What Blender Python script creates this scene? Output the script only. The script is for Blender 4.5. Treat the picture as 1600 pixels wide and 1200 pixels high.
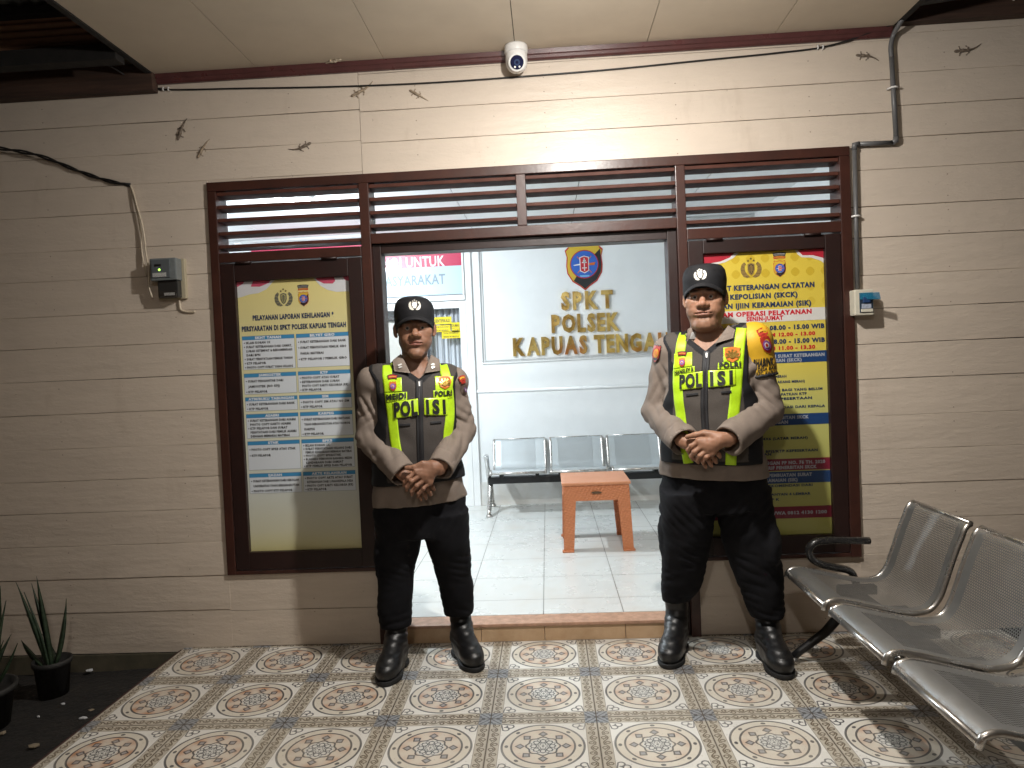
import bpy, bmesh, math, random
import numpy as np
from mathutils import Vector, Matrix
from mathutils.bvhtree import BVHTree
R = math.radians
PI = math.pi
random.seed(7)
for o in list(bpy.data.objects):
    bpy.data.objects.remove(o)
scene = bpy.context.scene
C = scene.collection

# ------------------------------------------------------------------ camera
CAM = Vector((0.2702, -3.446, 1.3444)); FPX = 1119.6
YAW, PITCH, ROLL = -0.05, -0.0269, -0.0432
_f = Vector((math.sin(YAW)*math.cos(PITCH), math.cos(YAW)*math.cos(PITCH), math.sin(PITCH)))
_r0 = Vector((math.cos(YAW), -math.sin(YAW), 0)); _u0 = _r0.cross(_f)
_r = _r0*math.cos(ROLL) + _u0*math.sin(ROLL)
_u = -_r0*math.sin(ROLL) + _u0*math.cos(ROLL)
cam = bpy.data.objects.new('camera', bpy.data.cameras.new('camera')); C.objects.link(cam)
cam.matrix_world = Matrix(((_r.x, _u.x, -_f.x, CAM.x), (_r.y, _u.y, -_f.y, CAM.y), (_r.z, _u.z, -_f.z, CAM.z), (0, 0, 0, 1)))
cam.data.sensor_width = 36; cam.data.lens = FPX/1600*36
cam.data.clip_start = 0.05; cam.data.clip_end = 400
scene.camera = cam

def at(px, py, Y):
    """world point on the vertical plane y = Y seen at photo pixel (px, py)"""
    d = _r*((px-800)/FPX) - _u*((py-600)/FPX) + _f
    t = (Y-CAM.y)/d.y
    return CAM + d*t

# ------------------------------------------------------------------ world, lights, exposure
world = bpy.data.worlds.new("World"); scene.world = world; world.use_nodes = True
wn = world.node_tree
sky = wn.nodes.new('ShaderNodeTexSky'); sky.sky_type = 'NISHITA'; sky.sun_disc = False
sky.sun_elevation = R(-2.0); sky.sun_rotation = R(200)
_w = wn.nodes.new('ShaderNodeMix'); _w.data_type = 'RGBA'; _w.blend_type = 'MULTIPLY'; _w.inputs[0].default_value = 1.0
_w.inputs[7].default_value = (1.0, 0.62, 0.34, 1)          # warm tint added so the sky's ambient fill leaves no blue shadows
wn.links.new(sky.outputs[0], _w.inputs[6]); wn.links.new(_w.outputs[2], wn.nodes['Background'].inputs[0])
wn.nodes['Background'].inputs[1].default_value = 0.15
scene.view_settings.view_transform = 'Standard'; scene.view_settings.look = 'None'
scene.view_settings.exposure = 0.0; scene.view_settings.gamma = 1.0

PORCH_W, FILL_W, ROOM_W = 192.0, 62.0, 228.0
LAMP = Vector((0.50, -1.22, 2.66)); FILL_LAMP = Vector((0.15, -3.75, 2.66)); ROOMLAMP = Vector((-1.40, 1.45, 2.49))
def point(name, loc, watts, col, rad, down=0.0):
    l = bpy.data.lights.new(name, 'POINT'); l.energy = watts; l.color = col; l.shadow_soft_size = rad
    o = bpy.data.objects.new(name, l); o.location = loc; C.objects.link(o)
    if down:                                   # an LED bulb throws most of its light forward (down), little backward
        l.use_nodes = True; nt = l.node_tree; em = nt.nodes['Emission']
        tc = nt.nodes.new('ShaderNodeTexCoord'); sp = nt.nodes.new('ShaderNodeSeparateXYZ'); nt.links.new(tc.outputs['Normal'], sp.inputs[0])
        mr = nt.nodes.new('ShaderNodeMapRange'); mr.inputs['From Min'].default_value = 0.35; mr.inputs['From Max'].default_value = -0.75
        mr.inputs['To Min'].default_value = 1.0-down; mr.inputs['To Max'].default_value = 1.0
        nt.links.new(sp.outputs[2], mr.inputs['Value']); nt.links.new(mr.outputs[0], em.inputs['Strength'])
    return o
porch_light = point('porch_light', LAMP - Vector((0, 0, 0.075)), PORCH_W, (1.0, 0.962, 0.91), 0.035, 0.84)
fill_light = point('added_fill_light', FILL_LAMP - Vector((0, 0, 0.075)), FILL_W, (1.0, 0.962, 0.91), 0.06, 0.72)  # added unseen bulb: soft fill for the floor and lower walls
room_light = point('room_light', ROOMLAMP - Vector((0, 0, 0.05)), ROOM_W, (0.86, 0.95, 1.0), 0.05, 0.75)

# ------------------------------------------------------------------ materials
class V:
    """tiny wrapper so that node maths can be written as formulas"""
    nt = None
    def __init__(s, sock): s.s = sock
    @staticmethod
    def m(op, *a):
        n = V.nt.nodes.new('ShaderNodeMath'); n.operation = op
        for i, x in enumerate(a):
            if isinstance(x, V): V.nt.links.new(x.s, n.inputs[i])
            else: n.inputs[i].default_value = x
        return V(n.outputs[0])
    def __add__(s, o): return V.m('ADD', s, o)
    __radd__ = __add__
    def __sub__(s, o): return V.m('SUBTRACT', s, o)
    def __rsub__(s, o): return V.m('SUBTRACT', o, s)
    def __mul__(s, o): return V.m('MULTIPLY', s, o)
    __rmul__ = __mul__
    def __truediv__(s, o): return V.m('DIVIDE', s, o)
    def abs(s): return V.m('ABSOLUTE', s)
    def lt(s, o): return V.m('LESS_THAN', s, o)
    def gt(s, o): return V.m('GREATER_THAN', s, o)
    def sin(s): return V.m('SINE', s)
    def cos(s): return V.m('COSINE', s)
    def sqrt(s): return V.m('SQRT', s)
    def clip(s): return V.m('MINIMUM', V.m('MAXIMUM', s, 0.0), 1.0)
    def max(s, o): return V.m('MAXIMUM', s, o)
    def min(s, o): return V.m('MINIMUM', s, o)
    def fract(s): return V.m('FRACT', s)
    def floor(s): return V.m('FLOOR', s)
    def near(s, c, w): return (s-c).abs().lt(w)          # 1 inside a line of half width w
def new_mat(name):
    m = bpy.data.materials.new(name); m.use_nodes = True
    V.nt = m.node_tree
    return m, m.node_tree, m.node_tree.nodes['Principled BSDF']
def coords(nt, kind='Object'):
    n = nt.nodes.new('ShaderNodeTexCoord'); return n.outputs[kind]
def noise(nt, vec, scale, detail=3, rough=0.55, stretch=None):
    if stretch:
        mp = nt.nodes.new('ShaderNodeMapping'); mp.inputs['Scale'].default_value = stretch
        nt.links.new(vec, mp.inputs[0]); vec = mp.outputs[0]
    n = nt.nodes.new('ShaderNodeTexNoise'); n.inputs['Scale'].default_value = scale
    n.inputs['Detail'].default_value = detail; n.inputs['Roughness'].default_value = rough
    nt.links.new(vec, n.inputs['Vector']); return V(n.outputs[0])
def mixc(nt, fac, a, b):
    n = nt.nodes.new('ShaderNodeMix'); n.data_type = 'RGBA'
    if isinstance(fac, V): nt.links.new(fac.s, n.inputs[0])
    else: n.inputs[0].default_value = fac
    for i, x in ((6, a), (7, b)):
        if isinstance(x, tuple): n.inputs[i].default_value = (*x[:3], 1)
        else: nt.links.new(x, n.inputs[i])
    return n.outputs[2]
def bump(nt, bs, h, strength, dist=0.002):
    b = nt.nodes.new('ShaderNodeBump'); b.inputs['Strength'].default_value = strength
    b.inputs['Distance'].default_value = dist
    nt.links.new(h.s, b.inputs['Height']); nt.links.new(b.outputs[0], bs.inputs['Normal'])
def mat(name, col, rough=0.6, metal=0.0, var=0.0, vscale=12, col2=None, bumps=0.0, bscale=60, spec=0.5, stretch=None, coat=0.0, bdist=0.002):
    m, nt, bs = new_mat(name)
    bs.inputs['Base Color'].default_value = (*col, 1); bs.inputs['Roughness'].default_value = rough
    bs.inputs['Metallic'].default_value = metal; bs.inputs['Specular IOR Level'].default_value = spec
    bs.inputs['Coat Weight'].default_value = coat
    co = coords(nt)
    if var or col2:
        n = noise(nt, co, vscale, 4, 0.6, stretch)
        f = ((n-0.5)*2.2+0.5).clip()
        c2 = col2 if col2 else tuple(max(0, c*(1-var)) for c in col)
        c1 = col if col2 else tuple(min(1, c*(1+var*0.5)) for c in col)
        nt.links.new(mixc(nt, f, c1, c2), bs.inputs['Base Color'])
        r = (n*0.25 + (rough-0.12)).clip(); nt.links.new(r.s, bs.inputs['Roughness'])
    if bumps:
        bump(nt, bs, noise(nt, co, bscale, 3, 0.6, stretch), bumps, bdist)
    return m
def attr_mat(name, rough=0.55, spec=0.4, bumps=0.0, bscale=300, var=0.12, vscale=25, sss=0.0):
    m, nt, bs = new_mat(name)
    a = nt.nodes.new('ShaderNodeAttribute'); a.attribute_name = 'Col'
    n = noise(nt, coords(nt), vscale, 4)
    sc = nt.nodes.new('ShaderNodeVectorMath'); sc.operation = 'SCALE'
    nt.links.new(a.outputs['Color'], sc.inputs[0]); nt.links.new(((n-0.5)*(2*var)+1.0).s, sc.inputs['Scale'])
    nt.links.new(sc.outputs[0], bs.inputs['Base Color'])
    bs.inputs['Roughness'].default_value = rough; bs.inputs['Specular IOR Level'].default_value = spec
    if sss:
        bs.inputs['Subsurface Weight'].default_value = sss; bs.inputs['Subsurface Radius'].default_value = (0.01, 0.004, 0.002)
        bs.inputs['Subsurface Scale'].default_value = 0.5
    if bumps: bump(nt, bs, noise(nt, coords(nt), bscale, 2), bumps, 0.001)
    return m
def emit_mat(name, col, strength):
    m, nt, bs = new_mat(name)
    bs.inputs['Emission Color'].default_value = (*col, 1); bs.inputs['Emission Strength'].default_value = strength
    bs.inputs['Base Color'].default_value = (*col, 1); return m
def glass_mat(name, tint=(1, 1, 1), gloss=0.06):
    m, nt, bs = new_mat(name); nt.nodes.remove(bs)
    out = nt.nodes['Material Output']
    t = nt.nodes.new('ShaderNodeBsdfTransparent'); t.inputs[0].default_value = (*tint, 1)
    g = nt.nodes.new('ShaderNodeBsdfGlossy'); g.inputs['Roughness'].default_value = 0.03
    mx = nt.nodes.new('ShaderNodeMixShader')
    lw = nt.nodes.new('ShaderNodeLayerWeight'); lw.inputs[0].default_value = 0.25
    ge = nt.nodes.new('ShaderNodeNewGeometry')
    nt.links.new(((V(lw.outputs['Fresnel'])*0.9+gloss*0.15)*(1.0-V(ge.outputs['Backfacing']))).clip().s, mx.inputs[0])
    nt.links.new(t.outputs[0], mx.inputs[1]); nt.links.new(g.outputs[0], mx.inputs[2])
    nt.links.new(mx.outputs[0], out.inputs['Surface']); return m

M = {}
M['frame'] = mat('brown_gloss_paint', (0.054, 0.020, 0.0145), 0.34, var=0.35, vscale=9, bumps=0.25, bscale=40, stretch=(1, 1, 1))
M['sash'] = mat('dark_brown_paint', (0.022, 0.009, 0.0078), 0.42, var=0.35, vscale=8, bumps=0.25, bscale=40)
M['slat'] = mat('brown_slat_paint', (0.085, 0.029, 0.019), 0.6, var=0.3, vscale=12, spec=0.25)
M['trim'] = mat('maroon_trim_paint', (0.095, 0.034, 0.033), 0.3, var=0.25, vscale=14, bumps=0.2, bscale=30)
M['black'] = mat('black_plastic', (0.012, 0.012, 0.013), 0.4)
M['cable_black'] = mat('black_cable', (0.015, 0.014, 0.014), 0.45)
M['white_plastic'] = mat('white_plastic', (0.72, 0.71, 0.69), 0.3, var=0.06)
M['chrome'] = mat('chrome', (0.70, 0.70, 0.71), 0.16, 1.0, var=0.2, vscale=30)
M['dark_wood'] = mat('dark_wood', (0.085, 0.045, 0.030), 0.75, col2=(0.03, 0.017, 0.012), vscale=10, bumps=0.5, bscale=25, stretch=(0.25, 2, 3))
M['black_wood'] = mat('blackened_wood', (0.012, 0.010, 0.009), 0.8, var=0.4, vscale=14, bumps=0.4, bscale=30)
M['white_paint'] = mat('white_wall_paint', (0.80, 0.815, 0.825), 0.45, var=0.05, vscale=4, bumps=0.15, bscale=30)
M['white_gloss'] = mat('white_gloss_paint', (0.79, 0.80, 0.805), 0.3, var=0.05, vscale=6)
M['glass'] = glass_mat('window_glass')
M['text_black'] = mat('black_print', (0.012, 0.013, 0.016), 0.5)
M['text_navy'] = mat('navy_print', (0.012, 0.035, 0.10), 0.45)
M['text_white'] = mat('white_print', (0.75, 0.77, 0.80), 0.45)
M['text_red'] = mat('red_print', (0.55, 0.012, 0.03), 0.45)

# ------------------------------------------------------------------ mesh helpers
class MB:
    """collects shapes in world space; build() links them as ONE mesh object"""
    def __init__(s): s.v = []; s.f = []; s.smooth = set(); s.cur = 0; s.mi = []
    def add(s, vs, fs, smooth=False):
        b = len(s.v); s.v.extend([tuple(v) for v in vs])
        for f in fs:
            if smooth: s.smooth.add(len(s.f))
            s.mi += [s.mi[-1] if s.mi else 0]*(len(s.f)-len(s.mi))
            s.f.append(tuple(b+i for i in f)); s.mi.append(s.cur)
        return b
    def box(s, x0, x1, y0, y1, z0, z1):
        if x1 < x0: x0, x1 = x1, x0
        if y1 < y0: y0, y1 = y1, y0
        if z1 < z0: z0, z1 = z1, z0
        s.add([(x0, y0, z0), (x1, y0, z0), (x1, y1, z0), (x0, y1, z0), (x0, y0, z1), (x1, y0, z1), (x1, y1, z1), (x0, y1, z1)],
              [(0, 3, 2, 1), (4, 5, 6, 7), (0, 1, 5, 4), (1, 2, 6, 5), (2, 3, 7, 6), (3, 0, 4, 7)]); return s
    def hexa(s, bot, top):
        s.add(list(bot)+list(top), [(0, 3, 2, 1), (4, 5, 6, 7), (0, 1, 5, 4), (1, 2, 6, 5), (2, 3, 7, 6), (3, 0, 4, 7)]); return s
    def tube(s, path, r, seg=10, closed=False, cap=True, flat=1.0):
        path = [Vector(p) for p in path]; n = len(path)
        rs = r if isinstance(r, (list, tuple)) else [r]*n
        ring = []; up = None
        for i in range(n):
            a = path[(i-1) % n] if (closed or i > 0) else path[i]
            b = path[(i+1) % n] if (closed or i < n-1) else path[i]
            t = (b-a).normalized()
            if up is None:
                up = Vector((0, 0, 1)) if abs(t.z) < 0.9 else Vector((0, 1, 0))
            e1 = (up - t*up.dot(t)).normalized(); up = e1; e2 = t.cross(e1)
            ring.append([path[i] + e1*(rs[i]*math.cos(2*PI*k/seg)) + e2*(rs[i]*flat*math.sin(2*PI*k/seg)) for k in range(seg)])
        vs = [p for rg in ring for p in rg]; fs = []
        for i in range(n if closed else n-1):
            j = (i+1) % n
            for k in range(seg):
                k2 = (k+1) % seg; fs.append((i*seg+k, i*seg+k2, j*seg+k2, j*seg+k))
        b = s.add(vs, fs, True)
        if cap and not closed:
            s.f.append(tuple(b+k for k in range(seg))[::-1]); s.f.append(tuple(b+(n-1)*seg+k for k in range(seg)))
        return s
    def lathe(s, prof, c, axis='z', seg=24, smooth=True):
        vs = []; fs = []; n = len(prof)
        for (r, h) in prof:
            for k in range(seg):
                a = 2*PI*k/seg; p = (r*math.cos(a), r*math.sin(a), h)
                if axis == 'y': p = (p[0], h, p[1])
                vs.append((c[0]+p[0], c[1]+p[1], c[2]+p[2]))
        for i in range(n-1):
            for k in range(seg):
                k2 = (k+1) % seg; fs.append((i*seg+k, i*seg+k2, (i+1)*seg+k2, (i+1)*seg+k))
        s.add(vs, fs, smooth); return s
    def prism(s, poly, y0, y1):
        """polygon of (x, z), thickness from y0 (front) to y1 (back)"""
        n = len(poly)
        ar = sum(poly[i][0]*poly[(i+1) % n][1]-poly[(i+1) % n][0]*poly[i][1] for i in range(n))
        if ar < 0: poly = poly[::-1]
        vs = [(x, y0, z) for x, z in poly] + [(x, y1, z) for x, z in poly]
        fs = [tuple(range(n)), tuple(range(2*n-1, n-1, -1))] + [(i, i+n, (i+1) % n+n, (i+1) % n) for i in range(n)]
        s.add(vs, fs); return s
    def build(s, name, m, parent=None, bevel=0.0, origin=None):
        o0 = Vector(origin) if origin is not None else (Vector(parent.get('_org', (0, 0, 0))) if parent else Vector((0, 0, 0)))
        me = bpy.data.meshes.new(name)
        me.from_pydata([(v[0]-o0.x, v[1]-o0.y, v[2]-o0.z) for v in s.v], [], s.f)
        s.mi += [s.cur]*(len(s.f)-len(s.mi))
        me.polygons.foreach_set('material_index', s.mi[:len(s.f)])
        if s.smooth:
            sm = [i in s.smooth for i in range(len(s.f))]; me.polygons.foreach_set('use_smooth', sm)
        if bevel:
            bm = bmesh.new(); bm.from_mesh(me)
            ed = [e for e in bm.edges if len(e.link_faces) == 2 and e.calc_face_angle(0) > 0.6]
            bmesh.ops.bevel(bm, geom=ed, offset=bevel, segments=2, affect='EDGES', profile=0.6, clamp_overlap=True)
            bm.to_mesh(me); bm.free()
        me.update()
        return link(name, me, m, parent, origin=o0 if (origin is not None and not parent) else None)
def link(name, me, m, parent=None, origin=None):
    o = bpy.data.objects.new(name, me); C.objects.link(o)
    for x in (m if isinstance(m, (list, tuple)) else [m]): me.materials.append(x)
    if parent:
        o.parent = parent; o['_org'] = tuple(parent.get('_org', (0, 0, 0)))
    elif origin is not None:
        o.location = origin; o['_org'] = tuple(origin)
    else: o['_org'] = (0.0, 0.0, 0.0)
    return o
def tag(o, label=None, cat=None, group=None, kind=None):
    if label: o['label'] = label
    if cat: o['category'] = cat
    if group: o['group'] = group
    if kind: o['kind'] = kind
    return o
def thing(name, label, cat, loc=(0, 0, 0), group=None):
    o = bpy.data.objects.new(name, None); C.objects.link(o); o.location = loc; o['_org'] = tuple(loc)
    o.empty_display_size = 0.1
    return tag(o, label, cat, group)

# 2-D lettering (Blender's own font) -> polygons in x, z
_glyph = {}
def text2d(body, cap, bold=0.0, xs=1.0, width=None, align='C', res=2, extrude=0.0, sp=None):
    """returns verts (x, z, depth) and faces; cap = height of capitals"""
    cu = bpy.data.curves.new('t', 'FONT'); cu.body = body; cu.size = 1.0; cu.offset = bold; cu.resolution_u = res
    cu.space_character = 1.0+bold*(2.6 if sp is None else sp); cu.align_x = 'CENTER'; cu.fill_mode = 'BOTH' if extrude else 'FRONT'; cu.extrude = extrude
    o = bpy.data.objects.new('t', cu); me = bpy.data.meshes.new_from_object(o)
    n = len(me.vertices); a = np.zeros(n*3); me.vertices.foreach_get('co', a); a = a.reshape(-1, 3)
    fs = [tuple(p.vertices) for p in me.polygons]
    bpy.data.objects.remove(o); bpy.data.curves.remove(cu); bpy.data.meshes.remove(me)
    CAPH = 0.682
    if n == 0: return a, fs
    k = cap/CAPH; a[:, 1] *= k; a[:, 0] *= k*xs; 
    x0, x1 = a[:, 0].min(), a[:, 0].max()
    if width: a[:, 0] *= width/(x1-x0); x0, x1 = a[:, 0].min(), a[:, 0].max()
    if align == 'L': a[:, 0] -= x0
    elif align == 'R': a[:, 0] -= x1
    else: a[:, 0] -= (x0+x1)/2
    return a, fs
def put_text(mb, body, x, z, y, cap, **kw):
    """lettering facing -y with its baseline at z"""
    a, fs = text2d(body, cap, **kw)
    mb.add([(x+p[0], y-p[2], z+p[1]) for p in a], fs)

# ------------------------------------------------------------------ signed-distance modelling (people, boots, caps)
class Field:
    def __init__(s, xs, ys, zs):
        s.xs, s.ys, s.zs = [np.asarray(a, np.float32) for a in (xs, ys, zs)]
        s.D = np.full((len(xs), len(ys), len(zs)), 0.12, np.float32)
    def sub(s, lo, hi):
        sl = []
        for a, l, h in zip((s.xs, s.ys, s.zs), lo, hi):
            i0, i1 = np.searchsorted(a, l), np.searchsorted(a, h); sl.append(slice(max(0, i0-1), min(len(a), i1+1)))
        return tuple(sl)
    def grid(s, sl):
        return s.xs[sl[0]][:, None, None], s.ys[sl[1]][None, :, None], s.zs[sl[2]][None, None, :]
    def op(s, lo, hi, fn, k=0.01, mode='u', marg=0.025):
        m = k+marg; sl = s.sub([v-m for v in lo], [v+m for v in hi]); X, Y, Z = s.grid(sl)
        if X.size == 0 or Y.size == 0 or Z.size == 0: return
        d = fn(X, Y, Z); a = s.D[sl]
        if mode == 'u':
            h = np.maximum(k-np.abs(a-d), 0)/max(k, 1e-6); s.D[sl] = np.minimum(a, d)-h*h*k*0.25
        else:
            d = -d; h = np.maximum(k-np.abs(a-d), 0)/max(k, 1e-6); s.D[sl] = np.maximum(a, d)+h*h*k*0.25
    def cap(s, a, b, ra, rb, k=0.01, mode='u', sy=1.0):
        a = np.array(a, float); b = np.array(b, float); ab = b-a; L2 = max(1e-9, ab@ab); r = max(ra, rb)
        def fn(X, Y, Z):
            px, py, pz = X-a[0], Y-a[1], Z-a[2]
            t = np.clip((px*ab[0]+py*ab[1]+pz*ab[2])/L2, 0, 1)
            return np.sqrt((px-t*ab[0])**2+((py-t*ab[1])/sy)**2+(pz-t*ab[2])**2)-(ra+(rb-ra)*t)
        s.op(np.minimum(a, b)-r, np.maximum(a, b)+r, fn, k, mode)
    def ell(s, c, r, k=0.01, mode='u'):
        c = np.array(c, float); r = np.array(r, float)
        def fn(X, Y, Z):
            x, y, z = (X-c[0])/r[0], (Y-c[1])/r[1], (Z-c[2])/r[2]
            k0 = np.sqrt(x*x+y*y+z*z)+1e-6; k1 = np.sqrt((x/r[0])**2+(y/r[1])**2+(z/r[2])**2)+1e-6
            return k0*(k0-1)/k1
        s.op(c-r, c+r, fn, k, mode)
    def loft(s, prof, k=0.01, mode='u', n=2.4, grow=0.0):
        """stack of superellipses: rows (z, cx, cy, a, b)"""
        P = np.array(sorted(prof), float); zz = P[:, 0]
        lo = [(P[:, 1]-P[:, 3]).min()-grow, (P[:, 2]-P[:, 4]).min()-grow, zz[0]-grow]
        hi = [(P[:, 1]+P[:, 3]).max()+grow, (P[:, 2]+P[:, 4]).max()+grow, zz[-1]+grow]
        def fn(X, Y, Z):
            cx, cy, a, b = [sm_interp(Z, zz, P[:, i]) for i in (1, 2, 3, 4)]
            a = a+grow; b = b+grow
            q = (np.abs((X-cx)/a)**n+np.abs((Y-cy)/b)**n)**(1/n)
            d = (q-1)*np.minimum(a, b)
            dz = np.maximum(zz[0]-grow*0.5-Z, Z-zz[-1]-grow*0.5)
            return np.maximum(d, dz)
        s.op(lo, hi, fn, k, mode)
    def warp(s, fn, band=0.03):
        X, Y, Z = s.grid((slice(None),)*3); s.D += fn(X, Y, Z).astype(np.float32)
    def cut(s, fn):                      # intersect with fn <= 0
        X, Y, Z = s.grid((slice(None),)*3); s.D = np.maximum(s.D, fn(X, Y, Z).astype(np.float32))
    def mesh(s):
        D = s.D; ins = D < 0
        c = [ins[i:ins.shape[0]-1+i, j:ins.shape[1]-1+j, k:ins.shape[2]-1+k] for i in (0, 1) for j in (0, 1) for k in (0, 1)]
        cnt = sum(x.astype(np.int8) for x in c); act = (cnt > 0) & (cnt < 8)
        I, J, K = np.nonzero(act); n = len(I)
        offs = [(i, j, k) for i in (0, 1) for j in (0, 1) for k in (0, 1)]
        val = np.stack([D[I+i, J+j, K+k] for i, j, k in offs], 1)
        pos = np.stack([np.stack([s.xs[I+i], s.ys[J+j], s.zs[K+k]], 1) for i, j, k in offs], 1)
        acc = np.zeros((n, 3)); w = np.zeros(n)
        for a in range(8):
            for b in range(a+1, 8):
                if sum(abs(offs[a][q]-offs[b][q]) for q in range(3)) != 1: continue
                va, vb = val[:, a], val[:, b]; mk = (va < 0) != (vb < 0)
                t = np.where(mk, va/np.where(mk, va-vb, 1), 0)
                acc += np.where(mk[:, None], pos[:, a]+t[:, None]*(pos[:, b]-pos[:, a]), 0); w += mk
        vs = acc/w[:, None]
        idx = np.full(act.shape, -1, np.int64); idx[I, J, K] = np.arange(n)
        quads = []
        for ax in range(3):
            sh = [slice(None)]*3; s0 = sh.copy(); s1 = sh.copy(); s0[ax] = slice(0, -1); s1[ax] = slice(1, None)
            A, B = ins[tuple(s0)], ins[tuple(s1)]; ch = A != B
            e = np.array(np.nonzero(ch)).T
            o1, o2 = [(1, 2), (2, 0), (0, 1)][ax]
            ok = (e[:, o1] > 0) & (e[:, o2] > 0) & (e[:, o1] < ins.shape[o1]-1) & (e[:, o2] < ins.shape[o2]-1); e = e[ok]
            q = []
            for d1, d2 in ((1, 1), (0, 1), (0, 0), (1, 0)):
                t = e.copy(); t[:, o1] -= d1; t[:, o2] -= d2; q.append(idx[t[:, 0], t[:, 1], t[:, 2]])
            q = np.stack(q, 1); fl = ~A[e[:, 0], e[:, 1], e[:, 2]]; q[fl] = q[fl][:, ::-1]
            quads.append(q)
        return vs, np.concatenate(quads)
def sm_interp(z, zz, vv):
    i = np.clip(np.searchsorted(zz, z, side='right')-1, 0, len(zz)-2)
    t = np.clip((z-zz[i])/np.maximum(zz[i+1]-zz[i], 1e-6), 0, 1)
    d = np.gradient(vv, zz) if len(zz) > 2 else np.full(len(zz), (vv[-1]-vv[0])/(zz[-1]-zz[0]))
    h = zz[i+1]-zz[i]; t2 = t*t; t3 = t2*t
    return (2*t3-3*t2+1)*vv[i]+(t3-2*t2+t)*h*d[i]+(-2*t3+3*t2)*vv[i+1]+(t3-t2)*h*d[i+1]
def wob(seed, freq, n=7):
    rs = np.random.RandomState(seed); K = rs.normal(size=(n, 3)); K = K/np.linalg.norm(K, axis=1)[:, None]*freq*(0.6+0.8*rs.rand(n, 1)); ph = rs.rand(n)*6.28
    return lambda X, Y, Z: sum(np.sin(K[i, 0]*X+K[i, 1]*Y+K[i, 2]*Z+ph[i]) for i in range(n))/math.sqrt(n)
def np_mesh(name, vs, quads, col=None):
    me = bpy.data.meshes.new(name); n = len(vs); q = len(quads)
    me.vertices.add(n); me.vertices.foreach_set('co', np.asarray(vs, np.float32).ravel())
    me.loops.add(q*4); me.loops.foreach_set('vertex_index', quads.astype(np.int32).ravel())
    me.polygons.add(q); me.polygons.foreach_set('loop_start', np.arange(0, q*4, 4, dtype=np.int32))
    me.polygons.foreach_set('use_smooth', np.ones(q, bool))
    me.update(calc_edges=True)
    if col is not None:
        ca = me.color_attributes.new('Col', 'FLOAT_COLOR', 'POINT')
        ca.data.foreach_set('color', np.concatenate([col, np.ones((n, 1))], 1).astype(np.float32).ravel())
    return me
def axis_steps(segs):
    """segs: (start, stop, step) runs joined into one coordinate axis"""
    out = []
    for a, b, st in segs:
        out += list(np.arange(a, b-1e-6, st))
    out.append(segs[-1][1]); return np.array(out)
# ================================================================== THE SETTING
WS = 0.018                                   # front face of the plank wall
def plank_material():
    m, nt, bs = new_mat('cream_plank_paint')
    co = coords(nt)
    big = noise(nt, co, 1.3, 4, 0.6); fine = noise(nt, co, 7, 5, 0.65, (0.35, 1, 2.2)); speck = noise(nt, co, 55, 2, 0.5)
    c = mixc(nt, ((big-0.5)*1.6+0.5).clip(), (0.65, 0.56, 0.465), (0.57, 0.49, 0.41))
    c = mixc(nt, ((fine-0.5)*2.5+0.3).clip()*0.22, c, (0.43, 0.37, 0.30))
    c = mixc(nt, speck.gt(0.73)*0.32, c, (0.20, 0.15, 0.11))
    sx = nt.nodes.new('ShaderNodeSeparateXYZ'); nt.links.new(co, sx.inputs[0])
    zz = V(sx.outputs[2])/0.165; xx = V(sx.outputs[0])/0.62
    nx_, nz_ = (xx.fract()-0.5)*0.62, (((zz-0.2).fract()-0.5).abs()-0.30)*0.165
    nail = (nx_*nx_+nz_*nz_).sqrt().lt(0.0032)*(fine.gt(0.47))
    c = mixc(nt, nail*0.6, c, (0.16, 0.10, 0.07))
    stain = noise(nt, co, 2.1, 5, 0.7, (2.2, 1, 0.7))
    c = mixc(nt, ((stain-0.58)*5.0).clip()*0.28, c, (0.33, 0.25, 0.18))
    low = ((0.45-V(sx.outputs[2]))*1.2 + (fine-0.5)*1.2).clip()*0.30
    c = mixc(nt, low, c, (0.30, 0.235, 0.17))
    nt.links.new(c, bs.inputs['Base Color'])
    nt.links.new((fine*0.3+0.30).clip().s, bs.inputs['Roughness'])
    drip = noise(nt, co, 16, 4, 0.6, (1.0, 1, 3.0))
    bump(nt, bs, drip*0.7+noise(nt, co, 70, 3)*0.25+noise(nt, co, 4, 3, 0.5, (0.4, 1, 4))*1.3+noise(nt, co, 9, 5, 0.75, (0.7, 1, 2.2))*1.0, 0.42, 0.007)
    return m
M['plank'] = plank_material()
M['base_plank'] = mat('mossy_base_board', (0.10, 0.085, 0.055), 0.85, col2=(0.045, 0.042, 0.028), vscale=7, bumps=0.6, bscale=30)
wall = thing('plank_wall', 'long cream painted wall of horizontal wooden planks around the brown doorway', 'wall', (0, 0, 0))
ZJ = [-0.02, 0.188, 0.361, 0.527, 0.695, 0.857, 1.018, 1.192, 1.359, 1.525, 1.682, 1.857, 2.003, 2.174, 2.312, 2.46, 2.61, 2.79, 2.95, 3.10]
rw = random.Random(3)
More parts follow.
